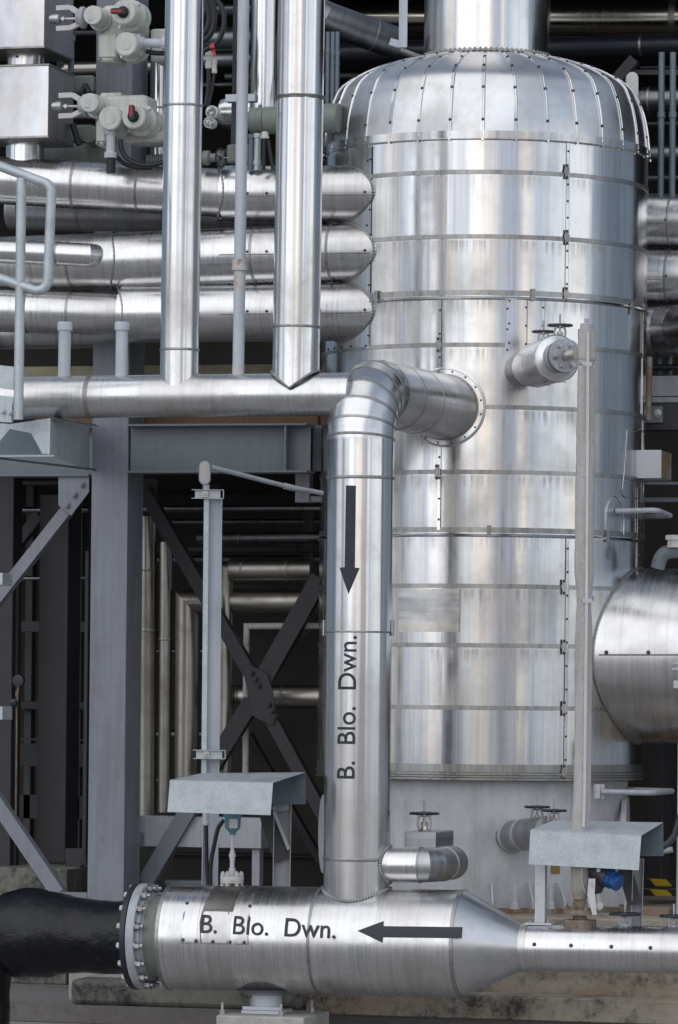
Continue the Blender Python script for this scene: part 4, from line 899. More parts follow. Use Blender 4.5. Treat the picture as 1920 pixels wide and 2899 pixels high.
for px, py in ((1540, 1088), (1585, 1079)):
    q = P(px, py, v0.y - .55); mb = MB(); mb.bar(q, q + rv * .04 - Z * .008, .012, .004, up=Z); mb.bar(q, q + Z * .03, .01, .01); build(mb, 'latch', 'brass', root)
gate_valve('worn dark handwheel valve on the slanting stub, left and lower one', 1539, 939, 33, v0.y - .46, 975, 'wheel_worn')
gate_valve('worn dark handwheel valve on the slanting stub, right and higher one', 1586, 921, 36, v0.y - .6, 958, 'wheel_worn')

# ---- white lagged standpipe
YL = P(1640, 2590, YH).y
lg = thing('lagged_standpipe', 'tall pipe wrapped in off-white cloth lagging with a thin cable channel', 'pipe', P(1640, 2620, YH))
LP_ = [(1661, 932), (1661, 1018), (1660, 1024), (1660, 1034), (1660, 1042), (1658, 1200), (1658, 1300), (1657, 1400), (1656, 1500), (1655, 1600), (1655, 1690), (1654, 1700), (1654, 1800), (1652, 1900), (1651, 2050), (1650, 2200), (1645, 2330), (1643, 2440), (1641, 2520), (1641, 2545)]
LR_ = [25, 26, 19, 19, 24, 26, 28, 28, 27, 28, 22, 20, 24, 25, 24, 25, 26, 27, 25, 17]
pts = [P(x, y, YH + .0) for x, y in LP_]; prs = [SR(q, p) for q, p in zip(LR_, pts)]
sp_ = []; sr_ = []
for i in range(len(pts) - 1):
    n = 1 if LP_[i + 1][1] - LP_[i][1] < 15 else 12
    for k in range(n): sp_.append(pts[i].lerp(pts[i + 1], k / n)); t = k / n; t = t * t * (3 - 2 * t); sr_.append(prs[i] * (1 - t) + prs[i + 1] * t)
sp_.append(pts[-1]); sr_.append(prs[-1]); mb = MB(); mb.tube(sp_, sr_, 40)
for v in mb.bm.verts: v.co += Vector((1, 0, 0)) * mn.noise(Vector((v.co.x * 3, v.co.y * 3, v.co.z * 5))) * .005 + mn.noise_vector(v.co * 22) * .0025
build(mb, 'lagging', 'lagging', lg, sharp=60)
mb = MB(); t = P(1661, 916, YH + .0); r_ = SR(18, t); mb.lathe(t - Z * .06, Z, [(r_ * .9, 0), (r_ * .9, .02), (r_, .02), (r_, .055), (r_ * .9, .06)], 32); mb.lathe(t - Z * .002, Z, [(r_ * .4, 0), (r_ * .4, .03), (r_ * .32, .034)], 6); build(mb, 'cap', 'paint_light', lg)
mb = MB(); cf = -vv
ca = [P(1663, 944, YH + .0), P(1662, 1200, YH + .0), P(1660, 1500, YH + .0), P(1659, 1690, YH + .0), P(1656, 2000, YH + .0), P(1653, 2250, YH + .0), P(1650, 2340, YH + .0)]
for i in range(len(ca) - 1): mb.bar(ca[i] + cf * .070, ca[i + 1] + cf * .070, .017, .016, up=cf)
build(mb, 'cable_channel', 'white_cap', lg)
for py in (1026, 1694):
    q = P(1660, py, YH + .0); ring(lg, q, Z, SR(20, q), .03, .006, 'paint_light', 'strap')
    mb = MB(); q2 = P(1661, py + 8, YH + .0) + cf * .075; mb.bar(q2 - rv * .028, q2 + rv * .028, .026, .010, up=cf)
    for s in (-1, 1): mb.hexbolt(q2 + rv * s * .022 + cf * .005, cf, .007, .008, 0)
    build(mb, 'clamp', 'white_cap', lg)
mb = MB(); q = P(1640, 2588, YH + .0); q = Vector((q.x, YH + .02, q.z)); r_ = SR(47, q)
mb.lathe(q, Z, [(SR(18, q), .12), (SR(19, q), .035), (r_, .028), (r_, 0), (SR(20, q), -.004)], 48); build(mb, 'flange', 'rusty_steel', lg)
mb = MB(); q3 = Vector((q.x, q.y, P(1640, 2617, YH).z)); mb.lathe(q3, Z, [(r_ * .9, -.03), (r_, 0), (r_, .028), (SR(20, q), .03), (SR(20, q), .05)], 48); build(mb, 'flange', 'rusty_steel', lg)
for k in range(6):
    th = 2 * math.pi * (k + .2) / 6; mb = MB(); mb.hexbolt(q + (X * math.cos(th) + Yv * math.sin(th)) * r_ * .76 + Z * .028, Z, .015, .02, .7); build(mb, 'bolt', 'rusty_steel', lg)
mb = MB(); mb.tube([P(1641, 2520, YH + .04), q + Z * .02], SR(17, q), 32); build(mb, 'spool', 'rusty_steel', lg)

# ---- small branch off the downpipe with its gate valve
bc = P(1100, 2450, YH); d1 = P(1200, 2450, YH - .02); rb2 = SR(50, d1)
e1 = P(1196, 2449, YH); e2 = P(1262, 2440, YH + .55)
root = thing('drain_branch', 'short clad branch elbow near the foot of the downpipe', 'pipe', d1)
mb = MB(); mb.tube([dbot.lerp(dtop, 0) + Z * (bc.z - dbot.z), e1], rb2, 48); build(mb, 'cladding', 'alu_ring', root)
mb = MB(); mb.tube([e1 - X * .05, e1 + X * .015, e1 + Vector((.05, .06, 0)), e1 + Vector((.075, .2, 0)), e1 + Vector((.08, .46, .0))], rb2 * .98, 48); build(mb, 'elbow', 'alu_dull', root, sharp=12)
ring(root, e1 - X * .01, X, rb2, .016, .004, 'alu_seam'); ring(root, e1 - X * .22, X, rb2, .03, .002, 'alu_ring')
ring(root, e1 + Vector((.08, .22, 0)), Yv, rb2 * .98, .012, .002, 'alu_seam')
build(cope(e1, -X, rb2 + .004, dbot, dax, rd, .5, .008, 90), 'saddle_collar', 'alu_seam', root)
a = P(1146, 2355, YH + .22); b = P(1234, 2425, YH + .22)
bx = MB(); bx.box(a.x, b.x, YH + .22, YH + .70, b.z, a.z); setprops(build(bx, 'valve_box', 'alu_dull', bevel=.004), 'square metal insulation box under the handwheel right of the downpipe', 'insulation box')
gate_valve('handwheel valve on the square box right of the downpipe', 1202, 2303, 42, YH + .3, 2352)
# ---- stub nozzle on the skirt
s0 = hit(1447, 2368, AX, Z, rs); sdr = (P(1560, 2352, s0.y - .5) - s0).normalized()
root = thing('skirt_nozzle', 'grey insulated stub coming out of the vessel skirt behind the right hood', 'nozzle', s0); r_ = SR(43, s0)
mb = MB(); mb.tube([s0 - sdr * .1, s0 + sdr * .6], r_, 48); build(mb, 'cladding', 'alu_dull', root); ring(root, s0 + sdr * .22, sdr, r_, .03, .008, 'paint_light'); ring(root, s0 + sdr * .03, sdr, r_, .03, .012, 'paint_light')
gate_valve('handwheel valve on the skirt stub, left one with the higher wheel', 1521, 2285, 36, s0.y - .35, 2335)
gate_valve('handwheel valve on the skirt stub, right one with the lower wheel', 1569, 2295, 36, s0.y - .5, 2345)
gate_valve('black handwheel valve on the thin pipe under the right hood', 1770, 2588, 45, YH + .0, 2622, ymat='paint_light', yw=.7)
gate_valve('black handwheel valve on the thin pipe at the right edge', 1908, 2594, 40, YH + .0, 2628, ymat='paint_light', yw=.7)

# ================================================================== HOODS
def plate(pts, t, n=None):
    pts = [Vector(p) for p in pts]; n = (pts[1] - pts[0]).cross(pts[2] - pts[0]).normalized(); return pts, n * t
def hood(label, fl, fr, br, bl, flb, frb, brb, blb, yf, yb):
    root = thing('sheet_hood', label, 'hood', P(flb[0], flb[1], yf), 'bent galvanised hoods'); A = lambda q, Y: P(q[0], q[1], Y)
    mb = MB(); p, e_ = plate([A(fl, yf), A(fr, yf), A(frb, yf), A(flb, yf)], .003); mb.prism(p, e_); build(mb, 'front_panel', 'galvanised', root)
    mb = MB(); p, e_ = plate([A(fl, yf) + Z * .0, A(fr, yf), A(br, yb), A(bl, yb)], .003); mb.prism([q + Z * .001 for q in p], Z * .003); build(mb, 'top_panel', 'galvanised', root)
    mb = MB(); p, e_ = plate([A(bl, yb), A(br, yb), A(brb, yb), A(blb, yb)], .003); mb.prism(p, e_); build(mb, 'back_panel', 'galvanised_dark', root)  # darker zinc puts the shade under the hood and dirt into the colour
    return root
hood('bent galvanised sheet hood sheltering the teal transmitter at left', (481, 2210), (773, 2217), (864, 2188), (571, 2191), (474, 2299), (766, 2308), (866, 2277), (572, 2279), YH - .35, YH + .30)
hood('bent galvanised sheet hood sheltering the blue transmitter at right', (1502, 2351), (1816, 2367), (1878, 2330), (1566, 2325), (1497, 2447), (1809, 2464), (1879, 2424), (1567, 2420), YH - .12, YH + .30)
# hood posts (channel profile)
def channel(root, p, q, w, d, t, up, mat, name='post'):
    """C channel from p to q, open towards 'up'"""
    mb = MB(); dd = (q - p).normalized(); up = Vector(up); up = (up - dd * up.dot(dd)).normalized(); s = dd.cross(up)
    mb.bar(p, q, w, t, up=up); 
    for k in (-1, 1): mb.bar(p + s * k * (w / 2 - t / 2) + up * (d / 2 + t / 2 - .0005), q + s * k * (w / 2 - t / 2) + up * (d / 2 + t / 2 - .0005), t, d, up=up)
    return build(mb, name, mat, root, bevel=.0015)
YB = YH + .42
root = thing('hood_bracket', 'light grey channel post and dark brace holding up the left hood', 'bracket', P(800, 2515, YB), 'hood brackets')
channel(root, P(797, 2530, YB), P(801, 2272, YB), SR(50, P(800, 2400, YB)), .07, .006, -vv - rv * .0, 'paint_light')
mb = MB(); mb.bar(P(750, 2288, YB - .06), P(798, 2436, YB - .06), .10, .012, up=-vv); build(mb, 'brace', 'paint_dark', root)
mb = MB(); mb.bar(P(777, 2300, YB - .09), P(818, 2405, YB - .09), .022, .03, up=-vv); mb.bar(P(752, 2296, YB - .03), P(822, 2284, YB - .03), .035, .05, up=-vv); build(mb, 'arm', 'paint_light', root)
root = thing('hood_bracket', 'grey post with dark slanting brace holding up the right hood', 'bracket', P(1800, 2620, YB), 'hood brackets')
channel(root, P(1800, 2640, YB - .1), P(1806, 2430, YB - .1), SR(32, P(1800, 2500, YB)), .06, .006, -vv, 'paint_light')
mb = MB(); mb.bar(P(1768, 2455, YB - .16), P(1798, 2560, YB - .16), .09, .012, up=-vv); build(mb, 'brace', 'paint_dark', root)
root = thing('hood_support', 'pale flat steel leg with bolted foot under the left end of the right hood', 'post', P(1531, 2612, YH), None)
q = P(1531, 2612, YH + .05); w = SR(14.5, q)
mb = MB(); mb.box(q.x - w, q.x + w, q.y - .03, q.y + .03, q.z, P(1531, 2440, YH + .05).z); build(mb, 'post', 'paint_skirt', root, bevel=.002)
mb = MB(); mb.box(q.x - w * 2.6, q.x + w * 2.7, q.y - .09, q.y + .07, q.z - .012, q.z); build(mb, 'foot', 'paint_skirt', root, bevel=.002)
for s in (-1, 1): mb = MB(); mb.hexbolt(q + X * s * w * 1.8 - Yv * .03, Z, .013, .016, .6); build(mb, 'bolt', 'steel_bolt', root)

# ================================================================== TRANSMITTERS
root = thing('level_transmitter', 'teal transmitter on a white flanged stem under the left hood', 'transmitter', P(657, 2530, YH)); c = P(657, 2505, YH); c.y = YH
def zz_(py): return P(657, py, YH).z
mb = MB(); mb.lathe((c.x, c.y, zz_(2500)), Z, [(SR(33, c), 0), (SR(33, c), .022), (SR(10, c), .023)], 40); build(mb, 'flange', 'rusty_white', root)
mb = MB(); mb.lathe((c.x, c.y, zz_(2490)), Z, [(SR(33.5, c), 0), (SR(33.5, c), .022), (SR(12, c), .024)], 40); build(mb, 'flange', 'white_cap', root)
for k in range(6):
    th = 2 * math.pi * k / 6 + .3; o = Vector((math.cos(th), math.sin(th), 0)) * SR(26, c); mb = MB(); mb.hexbolt(Vector((c.x, c.y, zz_(2490) + .024)) + o, Z, .014, .02, .4); mb.hexbolt(Vector((c.x, c.y, zz_(2500))) + o, -Z, .014, .02, .2); build(mb, 'bolt', 'white_cap', root)
mb = MB(); mb.lathe((c.x, c.y, zz_(2485)), Z, [(.021, 0), (.021, .06), (.015, .062), (.015, .11), (.017, .112), (.017, .13), (.022, .132), (.022, .15), (.017, .152), (.017, .17), (.0115, .172), (.0115, .27)], 12); build(mb, 'stem', 'paper_tag', root, sharp=20)
mb = MB(); mb.tube([Vector((c.x - .01, c.y, zz_(2506))), Vector((c.x, c.y - .02, zz_(2540)))], .022, 16); mb.tube([Vector((c.x - .03, c.y - .03, zz_(2538))), Vector((c.x + .03, c.y - .02, zz_(2546)))], .028, 8); build(mb, 'valve_body', 'white_cap', root)
mb = MB(); mb.box(c.x - .09, c.x + .12, c.y - .12, c.y + .05, zz_(2562), zz_(2552)); build(mb, 'saddle_box', 'alu_dull', root, bevel=.003)
zb = zz_(2364); mb = MB(); mb.lathe((c.x, c.y, zb), Z, [(.02, 0), (.02, .014), (.05, .045), (.052, .11), (.06, .112), (.06, .15), (.04, .17)], 24); build(mb, 'housing', 'teal_paint', root, sharp=25)
mb = MB(); mb.box(c.x - .003, c.x + .05, c.y - .064, c.y - .056, zb + .045, zb + .105); build(mb, 'label_plate', 'paper_tag', root)
root = thing('flow_transmitter', 'dark transmitter with a bright blue cap under the right hood', 'transmitter', P(1690, 2560, YH)); Yt = YH + .05
q = P(1690, 2480, Yt); mb = MB(); dt = (P(1750, 2476, Yt - .12) - P(1705, 2462, Yt)).normalized(); dt = (rv * .75 - Z * .42 - vv * .5).normalized()
mb.lathe(P(1668, 2452, Yt), dt, [(.03, 0), (.055, .02), (.062, .07), (.062, .12), (.068, .122), (.068, .16)], 32); mb.tube([P(1690, 2480, Yt), P(1690, 2515, Yt), P(1692, 2530, Yt)], [.05, .045, .025], 24); build(mb, 'housing', 'housing_dark', root)
mb = MB(); q2 = P(1668, 2452, Yt) + dt * .16; mb.lathe(q2, dt, [(.064, 0), (.064, .03), (.056, .035), (.056, .075), (.05, .085)], 10); build(mb, 'cap', 'blue_paint', root, sharp=20)
mb = MB(); mb.tube([P(1692, 2528, Yt), P(1697, 2560, Yt)], .015, 12); c2 = P(1697, 2565, Yt - .02); mb.lathe(c2, -vv, [(.026, -.03), (.026, .03), (.016, .034)], 6); mb.lathe(P(1694, 2463, Yt - .09), -vv, [(.013, 0), (.013, .03)], 16); build(mb, 'fitting', 'white_cap', root)
tg = MB(); tp = [P(1667, 2487, Yt - .13), P(1686, 2488, Yt - .13), P(1684, 2530, Yt - .13), P(1690, 2590, Yt - .13), P(1678, 2591, Yt - .13), P(1663, 2535, Yt - .13)]
tg.prism(tp, vv * .002); build(tg, 'paper_tag', 'paper_tag', root)
tg = MB(); q = P(1675, 2500, Yt - .135)
for i in range(3): tg.bar(q + rv * (.003 * i - .006) - Z * i * .012, q + rv * (.003 * i + .010) - Z * (i * .012 + .004), .002, .001, up=vv)
build(tg, 'tag_marking', 'red_plastic', root)
mb = MB(); mb.tube(smooth([P(1648, 2440, Yt - .1), P(1650, 2500, Yt - .1), P(1658, 2530, Yt - .1), P(1668, 2545, Yt - .08)]), .006, 8); build(mb, 'tubing', 'steel_bolt', root)

# ================================================================== STEEL FRAME
YC = -.35
def colbox(name, label, x0, x1, ybot, ytop, Y, depth, mat, lean=.0105, group=None, cat='column', bevel=.004):
    a = P(x0, ybot, Y); b = P(x1, ybot, Y); t = P((x0 + x1) / 2, ytop, Y); mb = MB(); mb.box(a.x, b.x, Y, Y + depth, a.z, t.z)
    return setprops(build(mb, name, mat, bevel=bevel), label, cat, group)
# main column: front plate, rear plate and closed sides
a = P(247, 2540, YC); b = P(350, 2540, YC); zt = 7.6
col = thing('steel_column', 'broad grey painted box column left of the cable post', 'column', (a.x, YC, .3), 'grey steel columns')
mb = MB(); mb.box(a.x, b.x, YC, YC + .014, .3, zt); build(mb, 'front_plate', 'paint_steel', col, bevel=.004)
mb = MB(); mb.box(a.x, b.x, YC + .346, YC + .36, .3, zt); build(mb, 'rear_plate', 'paint_steel', col, bevel=.004)
mb = MB(); mb.box(b.x - .016, b.x - .002, YC + .0145, YC + .3455, .3, zt); mb.box(a.x + .002, a.x + .016, YC + .0145, YC + .3455, .3, zt); build(mb, 'side_plate', 'paint_steel', col)
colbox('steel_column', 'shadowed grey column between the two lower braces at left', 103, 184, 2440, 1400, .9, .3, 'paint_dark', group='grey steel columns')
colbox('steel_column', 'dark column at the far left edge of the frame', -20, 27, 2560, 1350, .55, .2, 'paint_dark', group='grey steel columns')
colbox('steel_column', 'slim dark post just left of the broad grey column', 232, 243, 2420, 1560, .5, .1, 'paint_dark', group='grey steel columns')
# right-hand beam: web, flanges, stiffeners
def ibeam(name, label, x0, x1, yt0, yt1, yb0, yb1, Y, mat, fw=.2, stiff=(), group=None):
    root = thing(name, label, 'beam', P(x0, yb0, Y), group); A = P(x0, yt0, Y); B = P(x1, yt1, Y); C = P(x0, yb0, Y); D = P(x1, yb1, Y)
    zt_ = (A.z + B.z) / 2; zb_ = (C.z + D.z) / 2
    mb = MB(); mb.box(A.x, B.x, Y + fw / 2, Y + fw / 2 + .012, zb_ + .015, zt_ - .015); build(mb, 'web', mat, root)
    mb = MB(); mb.box(A.x, B.x, Y, Y + fw, zt_ - .0148, zt_); build(mb, 'flange', mat, root, bevel=.002)
    mb = MB(); mb.box(C.x, D.x, Y, Y + fw, zb_, zb_ + .0148); build(mb, 'flange', mat, root, bevel=.002)
    for px in stiff:
        q = P(px, 1260, Y); mb = MB(); mb.box(q.x, q.x + .014, Y + .012, Y + fw / 2 - .001, zb_ + .0155, zt_ - .0155); build(mb, 'stiffener', mat, root)
    return root
ibeam('steel_beam', 'blue-grey I-beam with a stiffener, between the broad column and the vessel', 357, 868, 1202, 1196, 1341, 1335, YC - .1, 'paint_beam', .22, (803,), 'grey steel beams')
ibeam('steel_beam', 'grey beam left of the broad column behind the galvanised bracket', -60, 250, 1215, 1208, 1350, 1347, YC + .05, 'paint_beam', .2, (), 'grey steel beams')
mb = MB(); q = P(868, 1200, YC); q2 = P(902, 1330, YC); mb.box(q.x + .004, q2.x, YC + .15, YC + .25, q2.z, q.z); setprops(build(mb, 'end_block', 'paint_beam', bevel=.002), 'short grey block filling the gap between I-beam and vessel', 'block')
mb = MB(); q = P(836, 1342, .1); q2 = P(876, 1422, .1); mb.box(q.x, q2.x, .1, .2, q2.z, q.z); q3 = P(905, 1404, .1); mb.box(q2.x + .002, q3.x + .1, .11, .19, q2.z + .002, q3.z); setprops(build(mb, 'hanger', 'paint_light', bevel=.003), 'pale square hanger below the I-beam near the vessel', 'hanger')
# gusset & braces
def gusset(label, poly, Y, bolts, mat, t=.014):
    root = thing('gusset_plate', label, 'gusset', P(poly[0][0], poly[0][1], Y), 'bolted gusset plates'); mb = MB(); mb.prism([P(x, y, Y) for x, y in poly], Yv * t); pl_ = build(mb, 'plate', mat, root, bevel=.002)
    for x, y in bolts: mb = MB(); mb.hexbolt(P(x, y, Y), -Yv, .021, .02, .8); build(mb, 'bolt', mat, pl_)
    return root
def brace(label, p, q, wpx, Y, mat, t=.08, Y2=None):
    a = P(*p, Y); b = P(*q, Y2 if Y2 is not None else Y); w = SR(wpx, a); root = thing('brace', label, 'brace', a, 'diagonal braces'); mb = MB(); mb.bar(a, b, w, .012, up=-Yv); build(mb, 'front_face', mat, root)
    d = (b - a).normalized(); s = d.cross(-Yv).normalized(); s = s if s.dot(X) > 0 else -s
    mb = MB(); mb.bar(a + s * (w / 2 - .007) + Yv * (t / 2 + .007), b + s * (w / 2 - .007) + Yv * (t / 2 + .007), .012, t, up=-Yv); build(mb, 'side_face', mat, root); return root
YG = YC + .08
gusset('lit grey gusset plate with three bolts under the left beam', [(165, 1345), (252, 1345), (252, 1393), (201, 1460), (165, 1430)], YG, [(234, 1372), (212, 1401), (191, 1431)], 'paint_steel')
brace('grey diagonal brace running down left from the upper gusset plate', (190, 1440), (-40, 1732), 33, YG + .03, 'paint_steel')
brace('grey diagonal brace descending right to the foot of the broad column', (-30, 2245), (163, 2530), 40, YG + .02, 'paint_steel')
mb = MB(); q = P(163, 2524, YG); q2 = P(246, 2550, YG); mb.box(q.x, q2.x, YG, YG + .1, q2.z - .1, q.z - .005); setprops(build(mb, 'foot_plate', 'paint_steel', bevel=.003), 'grey plate joining the lower brace to the column foot', 'plate')
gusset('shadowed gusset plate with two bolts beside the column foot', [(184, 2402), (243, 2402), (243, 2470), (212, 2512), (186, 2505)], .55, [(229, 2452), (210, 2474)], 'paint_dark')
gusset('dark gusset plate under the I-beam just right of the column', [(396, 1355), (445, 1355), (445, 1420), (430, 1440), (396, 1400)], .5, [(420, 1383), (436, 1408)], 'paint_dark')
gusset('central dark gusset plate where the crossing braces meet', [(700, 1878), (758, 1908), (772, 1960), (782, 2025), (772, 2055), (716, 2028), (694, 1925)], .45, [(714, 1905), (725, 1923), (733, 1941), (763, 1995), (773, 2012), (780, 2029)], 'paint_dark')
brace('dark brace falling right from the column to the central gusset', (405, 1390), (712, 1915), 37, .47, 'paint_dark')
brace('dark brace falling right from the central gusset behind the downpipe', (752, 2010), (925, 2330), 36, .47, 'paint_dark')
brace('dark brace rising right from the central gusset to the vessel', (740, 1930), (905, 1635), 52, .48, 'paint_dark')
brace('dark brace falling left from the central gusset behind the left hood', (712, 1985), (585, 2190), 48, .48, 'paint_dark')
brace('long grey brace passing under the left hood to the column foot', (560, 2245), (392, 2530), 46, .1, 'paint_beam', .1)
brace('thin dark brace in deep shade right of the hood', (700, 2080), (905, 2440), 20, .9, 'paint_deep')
# light beam with post behind the left hood
a = P(383, 2310, .15); b = P(739, 2403, .15)
mb = MB(); mb.box(a.x, b.x, .15, .35, b.z, a.z); setprops(build(mb, 'grey_beam', 'paint_light', bevel=.004), 'pale grey box beam behind the teal transmitter', 'beam')
colbox('grey_post', 'pale grey post under the right end of the pale box beam', 712, 734, 2540, 2404, .2, .1, 'paint_light', cat='post')
mb = MB(); q = P(383, 2377, .05); mb.tube([q - X * .05, q + X * .03], SR(18, q), 24); mb.tube([q + X * .03, q + X * .05], SR(21, q), 24); setprops(build(mb, 'stub_pipe', 'paint_beam'), 'short round stub against the broad column below the vertical amber pipes', 'pipe stub')
mb = MB(); mb.tube([P(470, 2500, .3), P(620, 2502, .3)], SR(10, P(500, 2500, .3)), 20); setprops(build(mb, 'low_pipe', 'paint_beam'), 'thin grey pipe lying low behind the end of the large header', 'pipe')
colbox('concrete_pier', 'dark brown pier behind the hood posts', 490, 925, 2560, 2420, 1.2, .4, 'back_brown', cat='pier')  # near-black brown all over

# ================================================================== CABLE POST
YK = -2.1
cp = thing('cable_post', 'pale channel post carrying a conduit and an oval junction head', 'post', P(598, 2560, YK))
a = P(570, 2560, YK); b = P(622, 2560, YK); top = P(596, 1412, YK)
lx = (P(596, 2560, YK).x); dz = Vector((0, 0, 1))
channel(cp, P(594, 2560, YK + .05), P(607 - .0, 1412, YK + .05), SR(46, top), .05, .006, -vv, 'paint_post')
mb = MB(); mb.bar(P(577, 2250, YK), P(585, 1412, YK), SR(15, top), .03, up=-vv); build(mb, 'conduit_channel', 'galvanised', cp, bevel=.002)
for py, x0, x1 in ((1399, 543, 633), (2136, 546, 638)):
    q = P((x0 + x1) / 2, py, YK - .03); w = SR((x1 - x0) / 2, q); h = SR(12, q); mb = MB()
    for s in (-1, 1): mb.bar(q - rv * w + Z * s * h, q + rv * w + Z * s * h, .004, .035, up=-vv)
    mb.bar(q - rv * w * .8 + vv * .012, q + rv * w * .8 + vv * .012, h * 1.8, .004, up=-vv); mb.bar(q + rv * w - rv * .003, q + rv * w + rv * .002, h * 2, .035, up=-vv); build(mb, 'cross_strut', 'galvanised', cp)
    mb = MB(); q2 = P((x0 + x1) / 2 - 8, py, YK - .05); mb.bar(q2 - rv * .02, q2 + rv * .02, .04, .012, up=-vv); mb.hexbolt(q2 - vv * .006, -vv, .009, .01, .4); build(mb, 'clamp', 'steel_bolt', cp)
hc = P(580, 1339, YK - .02); hh = SR(34, hc); hw = SR(14.5, hc); mb = MB()
def stadium(c, w, h, n=10): return [c + rv * w * math.cos(t) + Z * ((h - w) + w * math.sin(t)) for t in [math.pi * k / n for k in range(n + 1)]] + [c - rv * w * math.cos(t) - Z * ((h - w) + w * math.sin(t)) for t in [math.pi * k / n for k in range(n + 1)]]
mb.prism(stadium(hc + vv * .02, hw * 1.15, hh), -vv * .045); build(mb, 'junction_head', 'paint_light', cp, bevel=.003)
mb = MB(); mb.prism(stadium(hc - vv * .026, hw * .95, hh * .94), -vv * .006); mb.prism(stadium(hc - vv * .032, hw * .55, hh * .7), -vv * .004); build(mb, 'head_cover', 'white_cap', cp, bevel=.002)
mb = MB(); mb.tube([P(584, 1372, YK), P(584, 1392, YK)], SR(10, hc), 16); build(mb, 'conduit_stub', 'galvanised', cp)
mb = MB(); cA, cB, cC, cD = P(596, 1322, YK), P(640, 1333, YK + .1), P(815, 1378, YK + .7), P(912, 1396, YK + 1.0); mb.tube([cA, cB, cC, cD], SR(7, cB), 20); mb.tube([cC - (cC - cB).normalized() * .03, cC + (cC - cB).normalized() * .06], SR(9, cB), 20); setprops(build(mb, 'conduit', 'galvanised'), 'thin galvanised conduit sloping from the junction head towards the vessel', 'conduit')
for i, (pp, lab, rr_) in enumerate((([(584, 2335), (585, 2400), (586, 2460), (592, 2540)], 'straight black hose hanging beside the cable post', 5.6), ([(634, 2322), (618, 2345), (606, 2395), (597, 2450), (596, 2540)], 'curved black hose entering the side of the teal transmitter', 6.2))):
    pts = smooth([P(x, y, YK - .15) for x, y in pp]); mb = MB(); mb.tube(pts, SR(rr_, pts[0]), 14); setprops(build(mb, 'hose', 'black_rubber'), lab, 'hose', 'black hoses')
mb = MB(); q = P(583, 2332, YK - .15); mb.lathe(q - Z * .012, Z, [(.022, 0), (.026, .003), (.026, .026), (.020, .03), (.020, .10)], 12); setprops(build(mb, 'hose_fitting', 'galvanised', sharp=20), 'knurled conduit fitting above the straight black hose', 'fitting')

# ================================================================== GUARD RAIL AND GALVANISED BRACKET
YR = -3.4
gr = thing('guard_rail', 'galvanised tube guard rail end loop at the left edge', 'guard rail', P(53, 1185, YR)); rg = SR(14, P(50, 800, YR))
mb = MB(); mb.tube([P(52, 1188, YR), P(61, 505, YR)], rg, 28); build(mb, 'post', 'galvanised', gr)
lo = arc(P(-60, 450, YR), P(146, 524, YR), P(141, 700, YR), .07, 6); lo2 = arc(P(141, 700, YR), P(134, 834, YR), P(-60, 766, YR), .07, 6)
mb = MB(); mb.tube([P(-60, 448, YR)] + lo + lo2 + [P(-60, 768, YR)], rg, 28); build(mb, 'rail_loop', 'galvanised', gr, sharp=60)
mb = MB(); mb.prism([P(-40, 1030, YR + .03), P(40, 1038, YR + .03), P(38, 1104, YR + .03), P(-40, 1092, YR + .03)], Yv * .012); build(mb, 'toe_plate', 'galvanised', gr, bevel=.002)
mb = MB(); mb.prism([P(-40, 1112, YR + .03), P(38, 1125, YR + .03), P(36, 1196, YR + .03), P(14, 1196, YR + .03), P(-40, 1190, YR + .03)], Yv * .014)
mb.prism([P(17, 1138, YR + .02), P(36, 1141, YR + .02), P(34, 1197, YR + .02), P(16, 1195, YR + .02)], -Yv * .008); build(mb, 'clip_plate', 'galvanised', gr, bevel=.002)
for x, y in ((9, 1165), (29, 1168)): mb = MB(); mb.hexbolt(P(x, y, YR + .01), -Yv, .016, .02, .3); build(mb, 'bolt', 'galvanised', gr)
br = thing('galvanised_bracket', 'galvanised cantilever bracket bolted to the column below the guard rail', 'bracket', P(140, 1290, YR + .5)); YQ = YR + .35
mb = MB(); mb.prism([P(-40, 1195, YQ), P(30, 1200, YQ), P(143, 1184, YQ), P(141, 1283, YQ), P(120, 1285, YQ), P(88, 1226, YQ), P(28, 1214, YQ), P(0, 1248, YQ), P(-40, 1290, YQ)], Yv * .014); build(mb, 'end_plate', 'galvanised', br)
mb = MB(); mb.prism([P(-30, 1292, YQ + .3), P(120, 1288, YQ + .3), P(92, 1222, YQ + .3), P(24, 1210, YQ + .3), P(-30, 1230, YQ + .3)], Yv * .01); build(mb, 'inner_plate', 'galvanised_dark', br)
mb = MB(); mb.hexa([P(-40, 1293, YQ - .06), P(153, 1292, YQ - .06), P(153, 1288, YQ + .34), P(-40, 1288, YQ + .34), P(-40, 1290, YQ - .06), P(153, 1289, YQ - .06), P(153, 1285, YQ + .34), P(-40, 1285, YQ + .34)]); build(mb, 'bottom_plate', 'galvanised', br)
mb = MB(); mb.bar(P(139, 1184, YQ - .01), P(137, 1286, YQ - .01), .016, .02, up=-vv); build(mb, 'edge_bar', 'galvanised', br)
yE = YC - .03
mb = MB(); mb.hexa([P(143, 1290, YQ + .05), P(252, 1330, yE), P(252, 1330, yE) + Yv * .014, P(143, 1290, YQ + .05) + Yv * .014, P(143, 1186, YQ + .05), P(252, 1204, yE), P(252, 1204, yE) + Yv * .014, P(143, 1186, YQ + .05) + Yv * .014]); build(mb, 'web', 'galvanised', br)
for y0, y1, w in ((1184, 1205, .02), (1297, 1331, .02)):
    p = P(143 if y0 < 1200 else -20, y0, YQ + .0); q = P(268, y1, yE - .05); mb = MB(); mb.prism([p, q, q + Yv * .1 - X * .02, p + Yv * .25], Z * .012); build(mb, 'flange', 'galvanised_dark', br)

